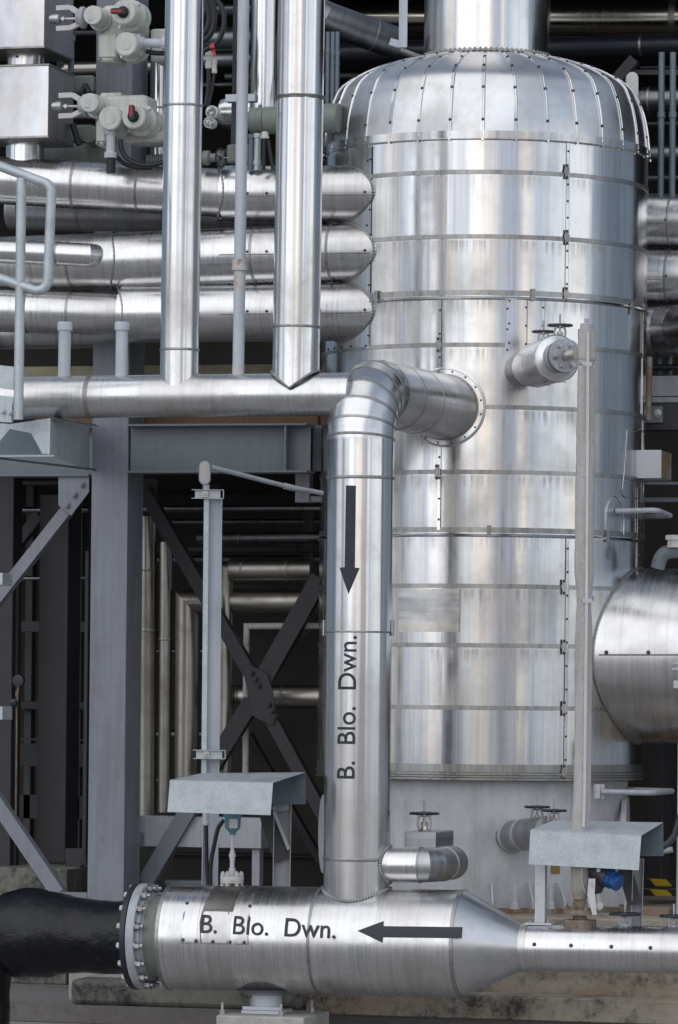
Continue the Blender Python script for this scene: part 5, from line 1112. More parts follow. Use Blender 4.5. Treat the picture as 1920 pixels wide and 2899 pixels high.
# ================================================================== VALVE BOXES AND ACTUATORS (upper left)
YX = -1.15
def octbox(label, x1, ytop, ybot, Y, L):
    root = thing('valve_box', label, 'insulation box', P(60, ybot, Y + .2), 'sheet metal valve boxes'); xr = P(x1, (ytop + ybot) / 2, Y).x; w = .50; ch = .12
    z1 = P(x1, ytop, Y).z; z0 = P(x1, ybot, Y).z
    def oct(m): return [(xr - m, Y + m), (xr - m, Y + L - m), (xr - w + ch, Y + L - m), (xr - w + m, Y + L - ch), (xr - w + m, Y + ch), (xr - w + ch, Y + m)]
    mb = MB(); mb.prism([Vector((x, y, z0)) for x, y in oct(0)], Z * (z1 - z0)); build(mb, 'casing', 'alu_box', root, bevel=.004)
    for z in (z0 - .004, z1 - .012):
        mb = MB(); mb.prism([Vector((x, y, z)) for x, y in oct(-.006)], Z * .016); build(mb, 'edge_trim', 'alu_seam', root, bevel=.003)
    return root
octbox('upper sheet metal valve box at the top left corner', 126, -120, 134, YX - .03, .62)
octbox('lower sheet metal valve box above the uppermost side pipe', 137, 181, 388, YX, .54)
nk = P(73, 160, YX + .27); rk = SR(54, nk)
mb = MB(); mb.tube([P(75, 120, YX + .27), P(72, 200, YX + .27)], rk, 48); mb.screw(P(54, 168, YX + .27) - vv * rk, -vv, .008); setprops(build(mb, 'pipe_neck', 'alu_vertical'), 'short clad pipe neck between the two valve boxes', 'pipe', 'pipe necks at the valve boxes')
mb = MB(); mb.tube([P(72, 375, YX + .27), P(70, 480, YX + .27)], rk, 48); setprops(build(mb, 'pipe_neck', 'alu_vertical'), 'short clad pipe neck below the lower valve box', 'pipe', 'pipe necks at the valve boxes')

def cY(root, px, py, Y, L, rpx, name, mat, bev=.004, r2=None, sharp=28):
    p = P(px, py, Y); r = SR(rpx, p); mb = MB(); r2 = r if r2 is None else SR(r2, p)
    mb.lathe(p, Yv, [(r - bev, 0), (r, bev), (r, L * .5), (r2, L)], 40); return build(mb, name, mat, root, sharp=sharp)
def bY(root, x0, y0, x1, y1, Y, L, name, mat, bevel=.012):
    a = P(x0, (y0 + y1) / 2, Y); b = P(x1, (y0 + y1) / 2, Y); t = P((x0 + x1) / 2, y0, Y); d = P((x0 + x1) / 2, y1, Y)
    mb = MB(); mb.box(a.x, b.x, Y, Y + L, d.z, t.z); return build(mb, name, mat, root, bevel=bevel)
def actuator(label, motor, term, sel, block, Y, knob_ang, bx):
    mx, my = motor; tx, ty = term; sx_, sy = sel
    root = thing('valve_actuator', label, 'actuator', P(block[0], block[3], Y), 'electric valve actuators')
    # yoke from the valve box
    g = P(bx + 64, my + 14, Y + .16)
    for s in (-1, 1):
        mb = MB(); p0 = P(bx, my + 14 + s * 29 - 4, Y + .2); p1 = P(bx + 40, my + 12 + s * 29 - 4, Y + .2); p2 = P(bx + 66, my + 10 + s * 14, Y + .18)
        mb.bar(p0, p1, .03, .035, up=Z); mb.bar(p1, p2, .03, .035, up=Z); build(mb, 'yoke_arm', 'paper_tag', root, bevel=.003)
    mb = MB(); p = P(bx - 6, my + 11, Y + .2); q = P(bx + 62, my + 11, Y + .2); mb.cyl(p, q, .011, 16); mb.lathe(p, q - p, [(.028, -.03), (.036, 0), (.036, .035), (.02, .045)], 20); mb.lathe(p.lerp(q, .33), q - p, [(.022, 0), (.022, .02)], 6); build(mb, 'stem', 'steel_bolt', root)
    mb = MB(); q = P(bx + 66, my + 8, Y + .2); mb.lathe(q - X * .02, X, [(.05, 0), (.062, .008), (.062, .03), (.075, .032), (.075, .055), (.06, .06)], 32); build(mb, 'mounting_flange', 'paint_light', root)
    cY(root, mx, my, Y, .30, 27, 'motor', 'actuator_paint'); cY(root, mx + 20, my + 12, Y + .16, .24, 33, 'motor_flange', 'actuator_paint', .01)
    for k in range(9): cY(root, mx + 9 + k * 2.3, my + 3.5 + k * 1.1, Y + .07 + k * .018, .007, 28.4, 'fin', 'actuator_paint', .001)
    q = P(mx - 1, my, Y - .004); mb = MB(); mb.prism([q + rv * a + Z * b for a, b in ((-.031, -.033), (.031, -.033), (.031, .033), (-.031, .033))], Yv * .004); npl = build(mb, 'nameplate', 'paper_tag', root)
    mb = MB()
    for (dx, dy, w, h) in ((-.014, .014, .016, .004), (.012, .01, .010, .014), (-.01, -.004, .014, .004), (.006, -.014, .022, .004)): mb.bar(q + rv * (dx - w / 2) + Z * dy - Yv * .001, q + rv * (dx + w / 2) + Z * dy - Yv * .001, h, .0012, up=Yv)
    build(mb, 'plate_print', 'steel_bolt', npl)
    bY(root, *block, Y + .16, .24, 'gearbox', 'actuator_paint', .02); bY(root, block[0] + 12, min(my, sy) - 22, max(sx_, tx) + 38, max(ty, sy) + 34, Y + .20, .26, 'body', 'actuator_paint', .03)
    q = P(block[0] + 8, block[3] - 12, Y + .155); mb = MB(); mb.bar(P(block[0], block[3] - 14, Y + .157), P(block[2], block[3] - 14, Y + .157), .005, .006, up=-Yv)
    for x in (block[0] + 6, block[2] - 6): mb.hexbolt(P(x, block[3] - 8, Y + .158), -Yv, .011, .008, 0)
    build(mb, 'gearbox_joint', 'actuator_dull', root)
    cY(root, tx, ty, Y - .02, .30, 34, 'terminal_cover', 'actuator_paint', .008); cY(root, tx + 14, ty + 8, Y + .12, .12, 41, 'cover_flange', 'actuator_paint', .01); cY(root, tx, ty, Y - .023, .006, 17, 'cover_disc', 'actuator_paint', .001)
    cY(root, sx_, sy, Y - .02, .30, 35, 'selector_housing', 'actuator_paint', .008); cY(root, sx_ + 18, sy + 10, Y + .12, .14, 46, 'cover_flange', 'actuator_paint', .012)
    for (cx_, cy_, R2) in ((tx + 14, ty + 8, 37), (sx_ + 18, sy + 10, 42)):
        for k in range(4):
            th = .7 + k * math.pi / 2; mb = MB(); mb.hexbolt(P(cx_ + R2 * math.cos(th), cy_ + R2 * math.sin(th), Y + .118), -Yv, .010, .012, 0); build(mb, 'bolt', 'steel_bolt', root)
    kc = P(sx_, sy, Y - .022); kn = MB(); kn.lathe(kc, -Yv, [(SR(17, kc), 0), (SR(17, kc), .012), (SR(13, kc), .02), (SR(12, kc), .03)], 28)
    a = R_(knob_ang); dv = rv * math.cos(a) + Z * math.sin(a); kn.prism([kc - Yv * .03 + dv * u + dv.cross(Yv) * w for u, w in ((-.03, -.022), (-.03, .022), (.065, .02), (.072, .012), (.072, -.012), (.065, -.02))], -Yv * .02); k_ = build(kn, 'selector_knob', 'black_rubber', root, bevel=.003)
    mb = MB(); mb.prism([kc - Yv * .051 + dv * u + dv.cross(Yv) * w for u, w in ((-.005, -.009), (-.005, .009), (.068, .009), (.068, -.009))], -Yv * .003); build(mb, 'knob_mark', 'red_plastic', k_)
    return root
YA = -1.35
actuator('upper grey-green electric valve actuator with its red knob pointing left', (262, 42), (355, 124), (349, 34), (276, 95, 330, 175), YA, 180, 160)
actuator('lower grey-green electric valve actuator with its red knob pointing up', (253, 290), (311, 334), (378, 329), (270, 338, 302, 413), YA, 90, 167)
a = P(283, 262, YA + .3); bx_ = MB(); bx_.box(a.x, P(343, 262, YA + .3).x, YA + .3, YA + .5, P(300, 300, YA + .3).z, a.z); setprops(build(bx_, 'junction_box', 'actuator_paint', bevel=.012), 'grey-green box with a round socket above the lower actuator', 'junction box')
mb = MB(); mb.lathe(P(343, 287, YA + .35), X, [(.033, 0), (.033, .012), (.02, .02)], 24); setprops(build(mb, 'cable_socket', 'black_rubber'), 'round black socket on the side of the grey-green box', 'socket')
for nm, lab, pp, rr_, mt, Yq in (('cable_conduit', 'galvanised conduit leaving the right of the upper actuator', [(402, 121), (470, 123)], 13, 'paint_pipe_white', YA + .1), ('cable_conduit', 'galvanised conduit dropping from the lower actuator cover', [(314, 372), (313, 442)], 12.5, 'paint_pipe_white', YA + .05)):
    mb = MB(); p, q = [P(x, y, Yq) for x, y in pp]; r_ = SR(rr_, p); mb.tube([p, q], r_, 24); mb.lathe(p, q - p, [(r_ * 1.25, -.02), (r_ * 1.25, .02), (r_, .022)], 24); mb.lathe(q, p - q, [(r_ * 1.4, -.012), (r_ * 1.45, .02), (r_ * 1.2, .03)], 10); setprops(build(mb, nm, mt, sharp=25), lab, 'conduit', 'actuator conduits')
mb = MB(); mb.tube([P(314, 440, YA + .05), P(314, 490, YA + .05)], SR(13, P(314, 440, YA)), 20); setprops(build(mb, 'hose', 'black_rubber'), 'thick black hose hanging from the lower conduit coupling', 'hose', 'black hoses')
hoses = (('black hose curving from the lower actuator to the first riser', [(341, 395), (345, 425), (362, 450), (395, 465), (430, 467), (475, 455)], 7, YA + .08), ('black hose passing below the lower actuator behind the curved one', [(325, 440), (350, 462), (385, 474), (430, 475)], 6.5, YA + .2),
         ('short black hose from the grey-green box to the right', [(347, 288), (362, 290), (378, 300)], 6, YA + .4), ('black cable under the upper actuator conduit', [(415, 145), (440, 150), (480, 150)], 7, YA + .15),
         ('black hose standing behind the lower valve box', [(205, 350), (215, 380), (225, 410)], 9, -.7), ('black hose arched over the lower actuator mounting', [(232, 262), (242, 243), (252, 262)], 8, -.9))
for lab, pp, rr_, Yq in hoses:
    pts = smooth([P(x, y, Yq) for x, y in pp], 8); mb = MB(); mb.tube(pts, SR(rr_, pts[0]), 16); setprops(build(mb, 'hose', 'black_rubber'), lab, 'hose', 'black hoses')
# extra bodies behind the first riser
root = thing('actuator_body', 'grey-green actuator casing partly hidden behind the first riser, upper', 'actuator', P(440, 175, YA + .3)); bY(root, 424, 80, 480, 172, YA + .3, .3, 'casing', 'actuator_paint', .02)
root = thing('actuator_body', 'grey-green actuator casing partly hidden behind the first riser, lower', 'actuator', P(440, 405, YA + .3)); bY(root, 350, 372, 470, 402, YA + .25, .3, 'casing', 'actuator_paint', .02); bY(root, 440, 320, 480, 400, YA + .3, .2, 'casing', 'actuator_paint', .02)
# darker green-grey units behind
root = thing('rear_actuator', 'dull green actuator in the shade behind the lower valve box', 'actuator', P(230, 460, -.2))
bY(root, 196, 212, 264, 262, -.4, .25, 'housing', 'actuator_dull', .02); bY(root, 196, 352, 262, 400, -.35, .2, 'housing', 'actuator_dull', .02); cY(root, 250, 378, -.55, .2, 26, 'cover', 'actuator_dull', .006); cY(root, 250, 378, -.553, .004, 13, 'cover_disc', 'actuator_dull', .001)
mb = MB(); mb.tube([P(130, 437, -.3), P(330, 440, -.3)], SR(35, P(250, 430, -.3)), 40); build(mb, 'valve_body', 'actuator_dull', root); cY(root, 305, 120, -.1, .1, 20, 'cover', 'actuator_dull')
for lab, x, y0, y1, rr_ in (('thin galvanised conduit behind the upper actuator yoke, right one', 202, 100, 200, 9), ('thin galvanised conduit behind the upper actuator yoke, left one', 172, -40, 190, 10)):
    mb = MB(); mb.tube([P(x, y0, -.5), P(x - 1, y1, -.5)], SR(rr_, P(x, y0, -.5)), 18); mb.lathe(P(x, y0 + 8, -.5), Z, [(.03, -.02), (.03, .02)], 12); setprops(build(mb, 'conduit', 'galvanised_dark'), lab, 'conduit', 'thin conduits behind the yoke')
pipe('rear_riser', 'clad vertical pipe in the gap between the broad column and the first riser', [P(450, 160, -.1), P(447, 470, -.1)], SR(24, P(450, 200, -.1)), 'alu_vertical', (305,), vert=True, group='rear risers')
pipe('rear_riser', 'clad vertical pipe behind the thicker riser at the top', [P(751, -40, -.3), P(746, 322, -.3)], SR(40, P(750, 200, -.3)), 'alu_vertical', (), vert=True, group='rear risers')
mb = MB()
for k in range(9): mb.lathe(P(418 + k * 6, 452, -.9), X, [(SR(14, P(420, 450, -.9)), 0), (SR(16, P(420, 450, -.9)), .004), (SR(16, P(420, 450, -.9)), .009), (SR(14, P(420, 450, -.9)), .0125)], 24)
setprops(build(mb, 'ribbed_sleeve', 'actuator_dull', sharp=20), 'ribbed grey sleeve just left of the first riser', 'sleeve')

# ---- cable loops right of the first riser
loops = (('outer black cable loop beside the first riser at the top', [(598, -20), (632, 30), (630, 90), (605, 128), (560, 150)], 7.5), ('inner black cable loop beside the first riser at the top', [(590, -20), (607, 30), (605, 75), (590, 105), (560, 128)], 8),
         ('innermost black cable beside the first riser at the top', [(578, -20), (592, 40), (585, 85), (560, 105)], 9))
for i, (lab, pp, rr_) in enumerate(loops):
    pts = smooth([P(x, y, -1.7 + i * .08) for x, y in pp], 8); mb = MB(); mb.tube(pts, SR(rr_, pts[0]), 14); setprops(build(mb, 'cable', 'black_rubber'), lab, 'cable', 'black cables')
mb = MB(); tp = [P(600, 128, -1.83), P(603, 140, -1.84), P(608, 158, -1.85)]; mb.bar(tp[0], tp[1], .03, .05, up=-vv); mb.bar(tp[1], tp[2], .022, .006, up=-vv); setprops(build(mb, 'red_tape', 'red_plastic'), 'red tape wrapped round the outer black cable', 'tape')
for lab, x, y0, y1, w in (('grey-green cable gland below the cable loops, left', 592, 145, 195, 10), ('grey-green cable gland below the red tape, right', 607, 168, 208, 7)):
    p = P(x, y1, -1.6); r_ = SR(w, p); h = P(x, y0, -1.6).z - p.z; mb = MB(); mb.lathe(p, Z, [(r_ * .8, 0), (r_ * 1.1, .004), (r_ * 1.1, h * .3), (r_, h * .34), (r_, h * .7), (r_ * 1.15, h * .74), (r_ * 1.15, h)], 12); setprops(build(mb, 'cable_gland', 'actuator_paint', sharp=20), lab, 'cable gland', 'cable glands')
for lab, pp, rr_ in (('stiff black cable dropping from the left cable gland', [(591, 195), (590, 250), (583, 300)], 7), ('thin black cable dropping from the right cable gland', [(606, 208), (601, 250), (590, 300)], 4)):
    pts = smooth([P(x, y, -1.6) for x, y in pp], 6); mb = MB(); mb.tube(pts, SR(rr_, pts[0]), 12); setprops(build(mb, 'cable', 'black_rubber'), lab, 'cable', 'black cables')
root = thing('open_enclosure', 'open grey-green rounded box with fittings inside, beside the first riser', 'enclosure', P(592, 362, -1.2)); c = P(594, 328, -1.2); mb = MB()
for (dx, dy, R2) in ((5, -12, 18), (-2, 18, 16)): q = P(594 + dx, 328 + dy, -1.2); r_ = SR(R2, q); mb.lathe(q, Yv, [(r_, 0), (r_, .07), (r_ * .1, .072)], 28)
build(mb, 'casing', 'actuator_paint', root)
mb = MB()
for (dx, dy, R2) in ((4, -12, 14), (-3, 18, 12)): q = P(594 + dx, 328 + dy, -1.203); mb.lathe(q, Yv, [(SR(R2, q), 0), (SR(R2, q), .003)], 24)
build(mb, 'opening', 'actuator_dull', root)
mb = MB()
for x, y in ((592, 310), (600, 322), (590, 345), (598, 350)): mb.hexbolt(P(x, y, -1.21), -Yv, .014, .02, .5)
build(mb, 'fitting', 'steel_bolt', root)
# handwheel & green valve lower in the gap
root = gate_valve('dark handwheel seen edge on between first riser and the white pipe', 626, 447, 28, -1.0, 452, tilt=(1, -.35, 0), yw=.2, group='handwheels in the shade')
mb = MB(); mb.lathe(P(577, 447, -.95), X, [(.05, 0), (.05, .04), (.03, .05), (.03, .09), (.055, .1), (.055, .15)], 24); setprops(build(mb, 'small_valve', 'actuator_dull'), 'dull green valve body behind the edge-on handwheel', 'valve body')
mb = MB(); a = P(640, 408, -.6); b = P(705, 462, -.6); mb.box(a.x, b.x, -.6, -.3, b.z, a.z); setprops(build(mb, 'valve_casing', 'actuator_dull', bevel=.02), 'dull green casing behind the slim white pipe', 'casing')
mb = MB(); q = P(628, 320, -.4); mb.lathe(P(618, 322, -.2), X, [(.02, -.0), (.06, .004), (.10, .03), (.11, .07), (.11, .5)], 40); setprops(build(mb, 'vessel_end', 'alu_ring'), 'small clad tank end behind the slim white pipe', 'tank')
a = P(638, 267, -.7); b = P(722, 286, -.7); mb = MB(); mb.box(a.x, b.x, -.7, -.62, b.z, a.z); setprops(build(mb, 'strut', 'galvanised', bevel=.002), 'short galvanised strut crossing behind the slim white pipe', 'strut')
mb = MB(); mb.bar(P(667, -40, -.5), P(663, 272, -.5), .028, .03, up=-vv); setprops(build(mb, 'dark_strut', 'paint_deep'), 'thin dark strut left of the slim white pipe', 'strut')
mb = MB(); mb.bar(P(663, 290, -.52), P(660, 465, -.52), .035, .03, up=-vv); setprops(build(mb, 'dark_strut', 'housing_dark'), 'short dark strut below the galvanised one', 'strut')
root = thing('horizontal_actuator', 'grey-green cylindrical actuator passing behind the thicker riser', 'actuator', P(750, 380, -.9))
mb = MB(); mb.lathe(P(710, 342, -.9), X, [(SR(34, P(710, 342, -.9)), 0), (SR(37, P(710, 342, -.9)), .012), (SR(37, P(710, 342, -.9)), .098), (SR(34, P(710, 342, -.9)), .1), (SR(39, P(710, 342, -.9)), .104), (SR(39, P(710, 342, -.9)), .62)], 40); build(mb, 'casing', 'actuator_dull', root)
mb = MB(); a = P(905, 290, -.85); b = P(955, 366, -.85); mb.box(a.x, b.x, -.8, -.6, b.z, a.z); build(mb, 'end_box', 'actuator_dull', root, bevel=.01)
for lab, x, y0, y1, rr_, mt in (('galvanised conduit under the horizontal actuator', 730, 378, 482, 10, 'galvanised'), ('dark conduit left of the galvanised one under the horizontal actuator', 712, 380, 482, 8, 'galvanised_dark')):
    mb = MB(); p = P(x, y0, -.95); q = P(x - 2, y1, -.95); r_ = SR(rr_, p); mb.tube([p, q], r_, 18); mb.lathe(p, q - p, [(r_ * 1.3, 0), (r_ * 1.3, .03)], 18); mb.lathe(q.lerp(p, .15), p - q, [(r_ * 1.15, 0), (r_ * 1.15, .03)], 18); setprops(build(mb, 'conduit', mt), lab, 'conduit', 'conduits under the horizontal actuator')
for lab, pp in (('black hose left of the pair hanging under the horizontal actuator', [(749, 390), (748, 430), (746, 482)]), ('black hose right of the pair hanging under the horizontal actuator', [(760, 398), (766, 440), (774, 482)])):
    pts = smooth([P(x, y, -1.0) for x, y in pp], 5); mb = MB(); mb.tube(pts, SR(6, pts[0]), 12); setprops(build(mb, 'hose', 'black_rubber'), lab, 'hose', 'black hoses')
mb = MB(); q = P(750, 385, -1.0); mb.lathe(q - Z * .02, Z, [(.025, 0), (.03, .004), (.03, .02), (.024, .024), (.024, .04), (.018, .05)], 16); setprops(build(mb, 'hose_fitting', 'actuator_paint'), 'ringed grey fitting above the black hoses', 'fitting')

# ---- upper centre background
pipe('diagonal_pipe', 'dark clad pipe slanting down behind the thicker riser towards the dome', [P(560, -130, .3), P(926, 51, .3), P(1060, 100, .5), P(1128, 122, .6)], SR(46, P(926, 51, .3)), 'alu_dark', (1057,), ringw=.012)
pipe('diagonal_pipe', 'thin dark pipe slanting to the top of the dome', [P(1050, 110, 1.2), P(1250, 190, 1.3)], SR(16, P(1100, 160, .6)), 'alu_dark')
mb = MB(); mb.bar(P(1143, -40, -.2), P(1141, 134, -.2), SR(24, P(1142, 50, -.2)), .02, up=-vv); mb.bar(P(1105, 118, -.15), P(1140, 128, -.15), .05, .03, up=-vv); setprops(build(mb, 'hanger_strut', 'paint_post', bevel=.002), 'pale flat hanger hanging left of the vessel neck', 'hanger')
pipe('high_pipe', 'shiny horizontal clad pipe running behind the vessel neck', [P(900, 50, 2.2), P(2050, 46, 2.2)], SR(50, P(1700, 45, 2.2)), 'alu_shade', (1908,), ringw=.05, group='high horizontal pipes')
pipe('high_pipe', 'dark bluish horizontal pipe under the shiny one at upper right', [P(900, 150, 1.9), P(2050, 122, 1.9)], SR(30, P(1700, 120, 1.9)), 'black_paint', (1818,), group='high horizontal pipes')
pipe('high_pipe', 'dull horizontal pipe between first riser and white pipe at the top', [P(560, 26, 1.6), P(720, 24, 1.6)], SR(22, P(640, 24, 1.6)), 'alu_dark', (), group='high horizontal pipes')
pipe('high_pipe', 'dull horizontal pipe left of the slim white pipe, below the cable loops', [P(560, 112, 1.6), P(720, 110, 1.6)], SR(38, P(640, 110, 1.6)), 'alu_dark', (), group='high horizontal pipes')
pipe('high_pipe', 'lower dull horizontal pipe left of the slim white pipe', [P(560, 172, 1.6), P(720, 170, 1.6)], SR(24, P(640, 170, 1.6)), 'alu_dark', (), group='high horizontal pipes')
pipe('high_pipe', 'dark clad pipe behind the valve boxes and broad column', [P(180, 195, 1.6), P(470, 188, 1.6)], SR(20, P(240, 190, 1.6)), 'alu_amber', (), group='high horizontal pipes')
for i, x in enumerate((929, 943, 956)):
    mb = MB(); p = P(x, 90, -.1); q = P(x - 2, 300, -.1); r_ = SR(6.5, p); mb.tube([p, q], r_, 16); mb.lathe(P(x, 150 + i * 3, -.1), Z, [(r_ * 1.2, 0), (r_ * 1.2, .03)], 16); mb.lathe(P(x, 178 + i * 3, -.1), Z, [(r_ * 1.15, 0), (r_ * 1.15, .01)], 16)
    setprops(build(mb, 'conduit', 'galvanised_dark'), ('left', 'middle', 'right')[i] + ' of three slim conduits between the thicker riser and the dome', 'conduit', 'three slim conduits')
# ---- upper right background
for i, (x, lab) in enumerate(((1873, 'left of two dark conduits at the upper right'), (1905, 'right of two dark conduits at the upper right'))):
    mb = MB(); p = P(x + 1, 148, .6); q = P(x - 2, 560, .6); r_ = SR(9, p); mb.tube([p, q], r_, 18); mb.lathe(P(x, 325, .6), Z, [(r_ * 1.3, -.02), (r_ * 1.3, .02)], 16); setprops(build(mb, 'conduit', 'galvanised_dark'), lab, 'conduit', 'two dark conduits at upper right')
pipe('far_pipe', 'dark clad pipe behind the right lifting lug', [P(1815, 282, 1.6), P(2050, 280, 1.6)], SR(36, P(1850, 280, 1.6)), 'alu_dark', (1838, 1880), group='far dark pipes')
pipe('far_pipe', 'dark clad pipe behind the two conduits, level with the dome rim', [P(1815, 438, 1.6), P(2050, 436, 1.6)], SR(26, P(1850, 436, 1.6)), 'alu_dark', (), group='far dark pipes')
brace('dark brace slanting behind the right side of the dome', (1730, 240), (1795, 165), 30, 1.3, 'paint_dark')
mb = MB(); mb.bar(P(1790, 205, 1.5), P(2050, 205, 1.5), .035, .03, up=-vv); setprops(build(mb, 'far_strut', 'paint_dark'), 'thin dark horizontal strut behind the right lifting lug', 'strut')
# ---- right middle background
pipe('drop_pipe', 'rusty grey vertical pipe just right of the vessel under the outlet pipes', [P(1838, 1010, .5), P(1834, 1190, .5)], SR(10, P(1838, 1100, .5)), 'rusty_steel', (), vert=True)
pipe('blue_black_pipe', 'thin blue-black horizontal pipe right of the vessel', [P(1845, 1040, .9), P(2050, 1040, .9)], SR(9, P(1850, 1040, .9)), 'black_paint')
for i, x in enumerate((1867, 1896)): mb = MB(); mb.tube([P(x, 1010, 1.0), P(x, 1062, 1.0)], SR(8, P(x, 1040, 1.0)), 16); setprops(build(mb, 'short_conduit', 'galvanised_dark'), ('left', 'right')[i] + ' short dark conduit behind the blue-black pipe', 'conduit', 'short dark conduits')
for nm, lab, x0, y0, x1, y1, Y, d, mt in (('grey_beam', 'pale grey beam right of the vessel below the outlet pipes', 1846, 1064, 2050, 1120, .9, .2, 'paint_light'), ('grey_beam', 'thin grey beam just under the pale one right of the vessel', 1846, 1124, 2050, 1138, .88, .2, 'paint_light'), ('grey_beam', 'dark grey beam right of the vessel above the square cover', 1822, 1142, 2050, 1216, .7, .2, 'paint_dark'),
                                      ('far_strut', 'grey strut below the square cover right of the vessel', 1822, 1364, 2050, 1372, .9, .1, 'paint_beam'), ('far_strut', 'pale grey strut at the level of the upper hand bar', 1822, 1408, 2050, 1421, 1.0, .1, 'paint_beam')):
    a = P(x0, y0, Y); b = P(x1, y1, Y); mb = MB(); mb.box(a.x, b.x, Y, Y + d, b.z, a.z); setprops(build(mb, nm, mt, bevel=.002), lab, 'beam' if 'beam' in nm else 'strut', 'beams right of the vessel')
root = thing('pipe_shoe', 'galvanised clamp plate with bolt on the dark beam right of the vessel', 'clamp', P(1850, 1195, .68))
a = P(1826, 1150, .68); b = P(1877, 1196, .68); mb = MB(); mb.box(a.x, b.x, .67, .69, b.z, a.z); build(mb, 'plate', 'paint_beam', root); mb = MB(); mb.hexbolt(P(1862, 1169, .67), -Yv, .022, .02, .4); build(mb, 'bolt', 'steel_bolt', root)
# square cover box on the shell
cb = thing('square_cover', 'white square metal cover with rusty side, right edge of the vessel', 'cover', P(1796, 1354, .05)); Yc = -.15
a = P(1797, 1274, Yc); b = P(1872, 1354, Yc); mb = MB(); mb.box(a.x, b.x, Yc, Yc + .012, b.z, a.z); build(mb, 'front_panel', 'paint_skirt', cb, bevel=.004)
mb = MB(); mb.box(b.x - .01, b.x, Yc + .0125, Yc + .38, b.z + .004, a.z - .004); build(mb, 'side_panel', 'rusty_steel', cb, bevel=.002)
mb = MB(); mb.box(a.x, b.x - .011, Yc + .0125, Yc + .38, a.z - .012, a.z - .002); mb.box(a.x, b.x - .011, Yc + .0125, Yc + .38, b.z + .002, b.z + .012); build(mb, 'edge_panel', 'paint_skirt', cb)
# hand bars
def handbar(label, pts, r, plates, grp='hand bars on the vessel'):
    root = thing('hand_bar', label, 'hand bar', pts[0], grp); mb = MB(); mb.tube(pts, r, 20); build(mb, 'bar', 'paint_light', root, sharp=60)
    for q in plates: mb = MB(); mb.box(q.x - .035, q.x + .035, q.y - .01, q.y + .03, q.z - .05, q.z + .05); mb.box(q.x - .015, q.x + .015, q.y - .05, q.y - .0105, q.z - .045, q.z + .045); build(mb, 'plate', 'paint_skirt', root, bevel=.003)
    return root
q0 = VS(1744, 1447); A1 = P(1860, 1444, q0.y - .02); A2 = P(1898, 1460, q0.y + .45); A3 = P(1822, 1463, .5)
handbar('bent grey hand bar standing out of the vessel shell at right', [q0] + arc(q0, A1, A2, .06, 5) + arc(A1, A2, A3, .05, 5) + [A3], SR(7.5, q0), [])
q0 = P(1704, 2242, -.72); A1 = P(1850, 2245, -.72); A2 = P(1905, 2240, -.3); A3 = P(1775, 2236, -.1)
handbar('lower bent grey hand bar bolted to the skirt at right', [q0] + arc(q0, A1, A2, .05, 5) + arc(A1, A2, A3, .04, 5) + [A3], SR(8, q0), [P(1697, 2242, -.66)])
# right edge fittings
root = thing('elbow_fitting', 'dark pipe elbow with a white hex union on top of the large nozzle', 'pipe elbow', P(1860, 1605, -.4))
pe = smooth([P(1862, 1610, -.3), P(1872, 1578, -.3), P(1895, 1562, -.3), P(1960, 1560, -.3)], 6); mb = MB(); mb.tube(pe, SR(20, pe[0]), 28); build(mb, 'elbow', 'paint_beam', root)
mb = MB(); c = P(1908, 1550, -.35); mb.lathe(c, Z, [(.045, 0), (.045, .05), (.06, .052), (.06, .08), (.04, .085)], 6); build(mb, 'union', 'white_cap', root, sharp=20)
colbox('edge_post', 'pale grey post cut off at the right edge', 1914, 1960, 2600, 2100, -.9, .1, 'paint_light', cat='post')
pipe('grey_cable', 'thick grey cable curving behind the right end of the right hood', smooth([P(1870, 2402, -1.2), P(1895, 2385, -1.2), P(1912, 2360, -1.2), P(1930, 2300, -1.2)], 6), .022, 'housing_dark')
mb = MB(); a = P(1870, 2410, -.6); mb.tube([a, P(1905, 2406, -.6)], SR(9, a), 20); setprops(build(mb, 'stub_pipe', 'paint_light'), 'short grey stub sticking out right of the right hood', 'pipe stub')
colbox('steel_column', 'dark column in the bay right of the vessel skirt', 1832, 1872, 2560, 2090, 2.2, .3, 'paint_dark', group='grey steel columns')
for k, (y0, y1) in enumerate(((2488, 2512), (2518, 2540))):
    a = P(1815, y0, .9 - k * .15); b = P(1990, y1, .9 - k * .15); mb = MB(); mb.box(a.x - .2, b.x, .9 - k * .15, 1.0 - k * .15, b.z, a.z); setprops(build(mb, 'barrier_board', 'hazard_stripe', bevel=.004), ('upper', 'lower')[k] + ' yellow and black striped board behind the right hood', 'barrier', 'yellow and black boards')
mb = MB(); c = PZ(1852, 2566, VB + .06); mb.lathe(Vector((c.x, c.y, VB)), Z, [(.14, 0), (.14, .05), (.13, .056)], 40); setprops(build(mb, 'round_base', 'concrete_floor'), 'low round disc on the plinth behind the right hood', 'base')
# dim layers deeper in the bay
def panel(name, label, x0, y0, x1, y1, Y, d, mt, cat, group=None):
    a = P(x0, y0, Y); b = P(x1, y1, Y); mb = MB(); mb.box(a.x, b.x, Y, Y + d, b.z, a.z); return setprops(build(mb, name, mt, bevel=.003), label, cat, group)
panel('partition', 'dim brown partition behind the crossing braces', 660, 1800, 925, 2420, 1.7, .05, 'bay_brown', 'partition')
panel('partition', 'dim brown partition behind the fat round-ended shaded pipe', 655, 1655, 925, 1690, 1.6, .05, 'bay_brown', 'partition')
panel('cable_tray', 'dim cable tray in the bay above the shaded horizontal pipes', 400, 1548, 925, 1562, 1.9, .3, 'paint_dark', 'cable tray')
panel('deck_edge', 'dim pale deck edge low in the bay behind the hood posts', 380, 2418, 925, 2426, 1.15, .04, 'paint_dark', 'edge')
panel('bay_girder', 'dim girder under the deck at the far left', 28, 1362, 240, 1372, 1.4, .1, 'paint_dark', 'girder', 'dim girders in the bay')
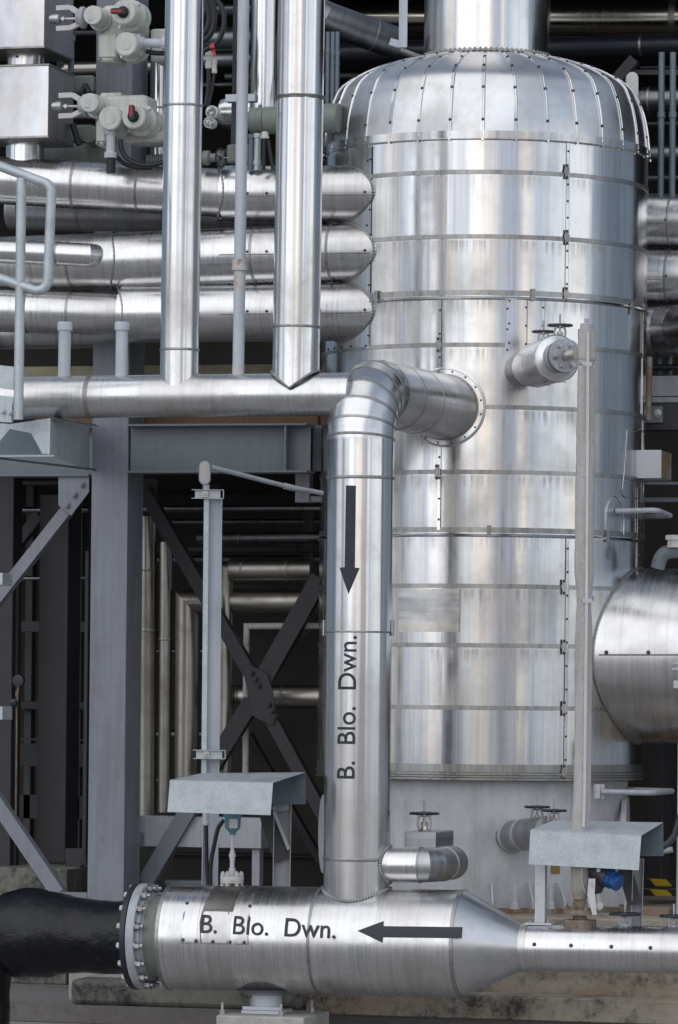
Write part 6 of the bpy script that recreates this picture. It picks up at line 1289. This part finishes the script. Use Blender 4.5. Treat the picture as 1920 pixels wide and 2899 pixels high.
panel('bay_girder', 'dim girder crossing behind the two left columns', 28, 1758, 250, 1790, 2.0, .1, 'paint_dark', 'girder', 'dim girders in the bay')
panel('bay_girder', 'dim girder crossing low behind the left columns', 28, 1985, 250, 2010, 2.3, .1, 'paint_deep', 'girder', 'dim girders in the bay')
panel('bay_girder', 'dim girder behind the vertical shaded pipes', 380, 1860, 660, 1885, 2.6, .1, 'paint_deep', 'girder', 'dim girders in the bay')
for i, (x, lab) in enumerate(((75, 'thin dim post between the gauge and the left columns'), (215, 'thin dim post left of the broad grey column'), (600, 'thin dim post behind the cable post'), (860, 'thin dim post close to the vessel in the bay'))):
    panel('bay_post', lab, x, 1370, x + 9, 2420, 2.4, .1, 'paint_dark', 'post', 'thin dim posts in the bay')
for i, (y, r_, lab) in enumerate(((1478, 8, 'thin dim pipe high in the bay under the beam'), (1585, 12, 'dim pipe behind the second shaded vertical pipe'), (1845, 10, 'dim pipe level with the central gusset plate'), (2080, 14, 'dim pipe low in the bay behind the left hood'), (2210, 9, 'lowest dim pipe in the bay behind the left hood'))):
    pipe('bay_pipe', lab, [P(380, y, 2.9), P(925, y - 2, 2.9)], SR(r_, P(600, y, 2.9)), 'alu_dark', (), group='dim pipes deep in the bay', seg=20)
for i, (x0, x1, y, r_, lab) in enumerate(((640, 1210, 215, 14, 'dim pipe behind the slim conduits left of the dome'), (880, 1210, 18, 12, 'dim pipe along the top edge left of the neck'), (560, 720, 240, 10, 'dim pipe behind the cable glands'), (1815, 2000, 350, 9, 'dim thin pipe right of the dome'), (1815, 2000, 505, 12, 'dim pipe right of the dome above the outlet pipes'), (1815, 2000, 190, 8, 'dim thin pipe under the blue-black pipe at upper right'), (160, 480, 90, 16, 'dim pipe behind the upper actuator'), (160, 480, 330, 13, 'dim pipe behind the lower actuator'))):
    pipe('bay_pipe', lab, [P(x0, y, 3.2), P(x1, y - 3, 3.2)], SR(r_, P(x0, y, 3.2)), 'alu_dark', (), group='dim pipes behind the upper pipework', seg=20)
# ================================================================== LOWER LEFT BACKGROUND
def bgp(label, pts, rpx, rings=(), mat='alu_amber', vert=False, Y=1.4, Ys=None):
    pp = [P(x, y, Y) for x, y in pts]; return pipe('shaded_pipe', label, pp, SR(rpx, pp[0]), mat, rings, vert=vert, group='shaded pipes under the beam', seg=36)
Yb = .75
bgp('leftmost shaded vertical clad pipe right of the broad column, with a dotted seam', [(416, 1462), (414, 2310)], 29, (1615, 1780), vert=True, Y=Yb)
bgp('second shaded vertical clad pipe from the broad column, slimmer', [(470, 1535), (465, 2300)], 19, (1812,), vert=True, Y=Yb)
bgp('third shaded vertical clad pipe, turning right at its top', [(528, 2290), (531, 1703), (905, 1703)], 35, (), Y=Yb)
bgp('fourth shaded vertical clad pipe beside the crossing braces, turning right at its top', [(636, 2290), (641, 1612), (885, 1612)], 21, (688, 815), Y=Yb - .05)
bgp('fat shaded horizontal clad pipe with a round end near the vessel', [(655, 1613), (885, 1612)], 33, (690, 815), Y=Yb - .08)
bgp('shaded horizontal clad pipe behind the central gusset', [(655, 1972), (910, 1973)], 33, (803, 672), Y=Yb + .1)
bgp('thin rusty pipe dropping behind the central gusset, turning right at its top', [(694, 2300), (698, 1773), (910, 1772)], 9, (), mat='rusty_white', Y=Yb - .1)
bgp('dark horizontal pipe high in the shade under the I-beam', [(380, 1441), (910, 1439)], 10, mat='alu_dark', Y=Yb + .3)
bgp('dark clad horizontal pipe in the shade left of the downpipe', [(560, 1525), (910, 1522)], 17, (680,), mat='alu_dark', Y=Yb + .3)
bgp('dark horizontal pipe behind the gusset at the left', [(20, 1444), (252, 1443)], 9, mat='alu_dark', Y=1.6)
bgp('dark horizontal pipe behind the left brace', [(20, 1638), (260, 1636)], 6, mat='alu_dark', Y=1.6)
brace('shaded brace behind the left diagonal brace', (110, 1458), (20, 1570), 30, 1.2, 'paint_dark')
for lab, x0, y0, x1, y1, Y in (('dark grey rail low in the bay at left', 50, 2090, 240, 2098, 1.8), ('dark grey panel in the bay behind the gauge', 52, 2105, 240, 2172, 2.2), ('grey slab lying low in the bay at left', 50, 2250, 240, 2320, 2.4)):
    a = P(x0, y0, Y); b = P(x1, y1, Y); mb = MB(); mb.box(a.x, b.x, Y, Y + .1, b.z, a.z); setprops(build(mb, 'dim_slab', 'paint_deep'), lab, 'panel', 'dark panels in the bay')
root = thing('pressure_gauge', 'small dark pressure gauge on a thin stem at the left', 'gauge', P(47, 2300, .2)); c = P(52, 1927, .2); mb = MB(); mb.lathe(c, (-vv - rv * .3), [(.01, -.03), (.042, -.025), (.045, 0), (.042, .01), (.01, .012)], 32); build(mb, 'dial', 'black_paint', root)
mb = MB(); mb.tube([c - Z * .04, P(48, 2010, .2)], .008, 10); mb.tube([P(48, 2010, .2), P(45, 2330, .2)], .007, 10); mb.lathe(P(49, 1972, .2), Z, [(.014, 0), (.014, .04)], 8); build(mb, 'stem', 'rusty_steel', root)
mb = MB(); mb.lathe(P(40, 1990, .17), (-vv), [(.03, 0), (.03, .02), (.012, .03)], 10); build(mb, 'knob', 'red_plastic', root) if False else build(mb, 'knob', 'wheel_paint', root)
for lab, y0, y1 in (('cut end of a small strut at the left edge, upper', 1622, 1656), ('cut end of a small strut at the left edge, lower', 2000, 2038)):
    a = P(-30, y0, -1.2); b = P(7, y1, -1.2); mb = MB(); mb.box(a.x, b.x, -1.2, -1.0, b.z, a.z); setprops(build(mb, 'strut_end', 'galvanised', bevel=.002), lab, 'strut', 'strut ends at the left edge')
colbox('grey_conduit_post', 'thin grey vertical duct beside the far left column', 28, 43, 2560, 1650, .62, .05, 'paint_dark', cat='duct')
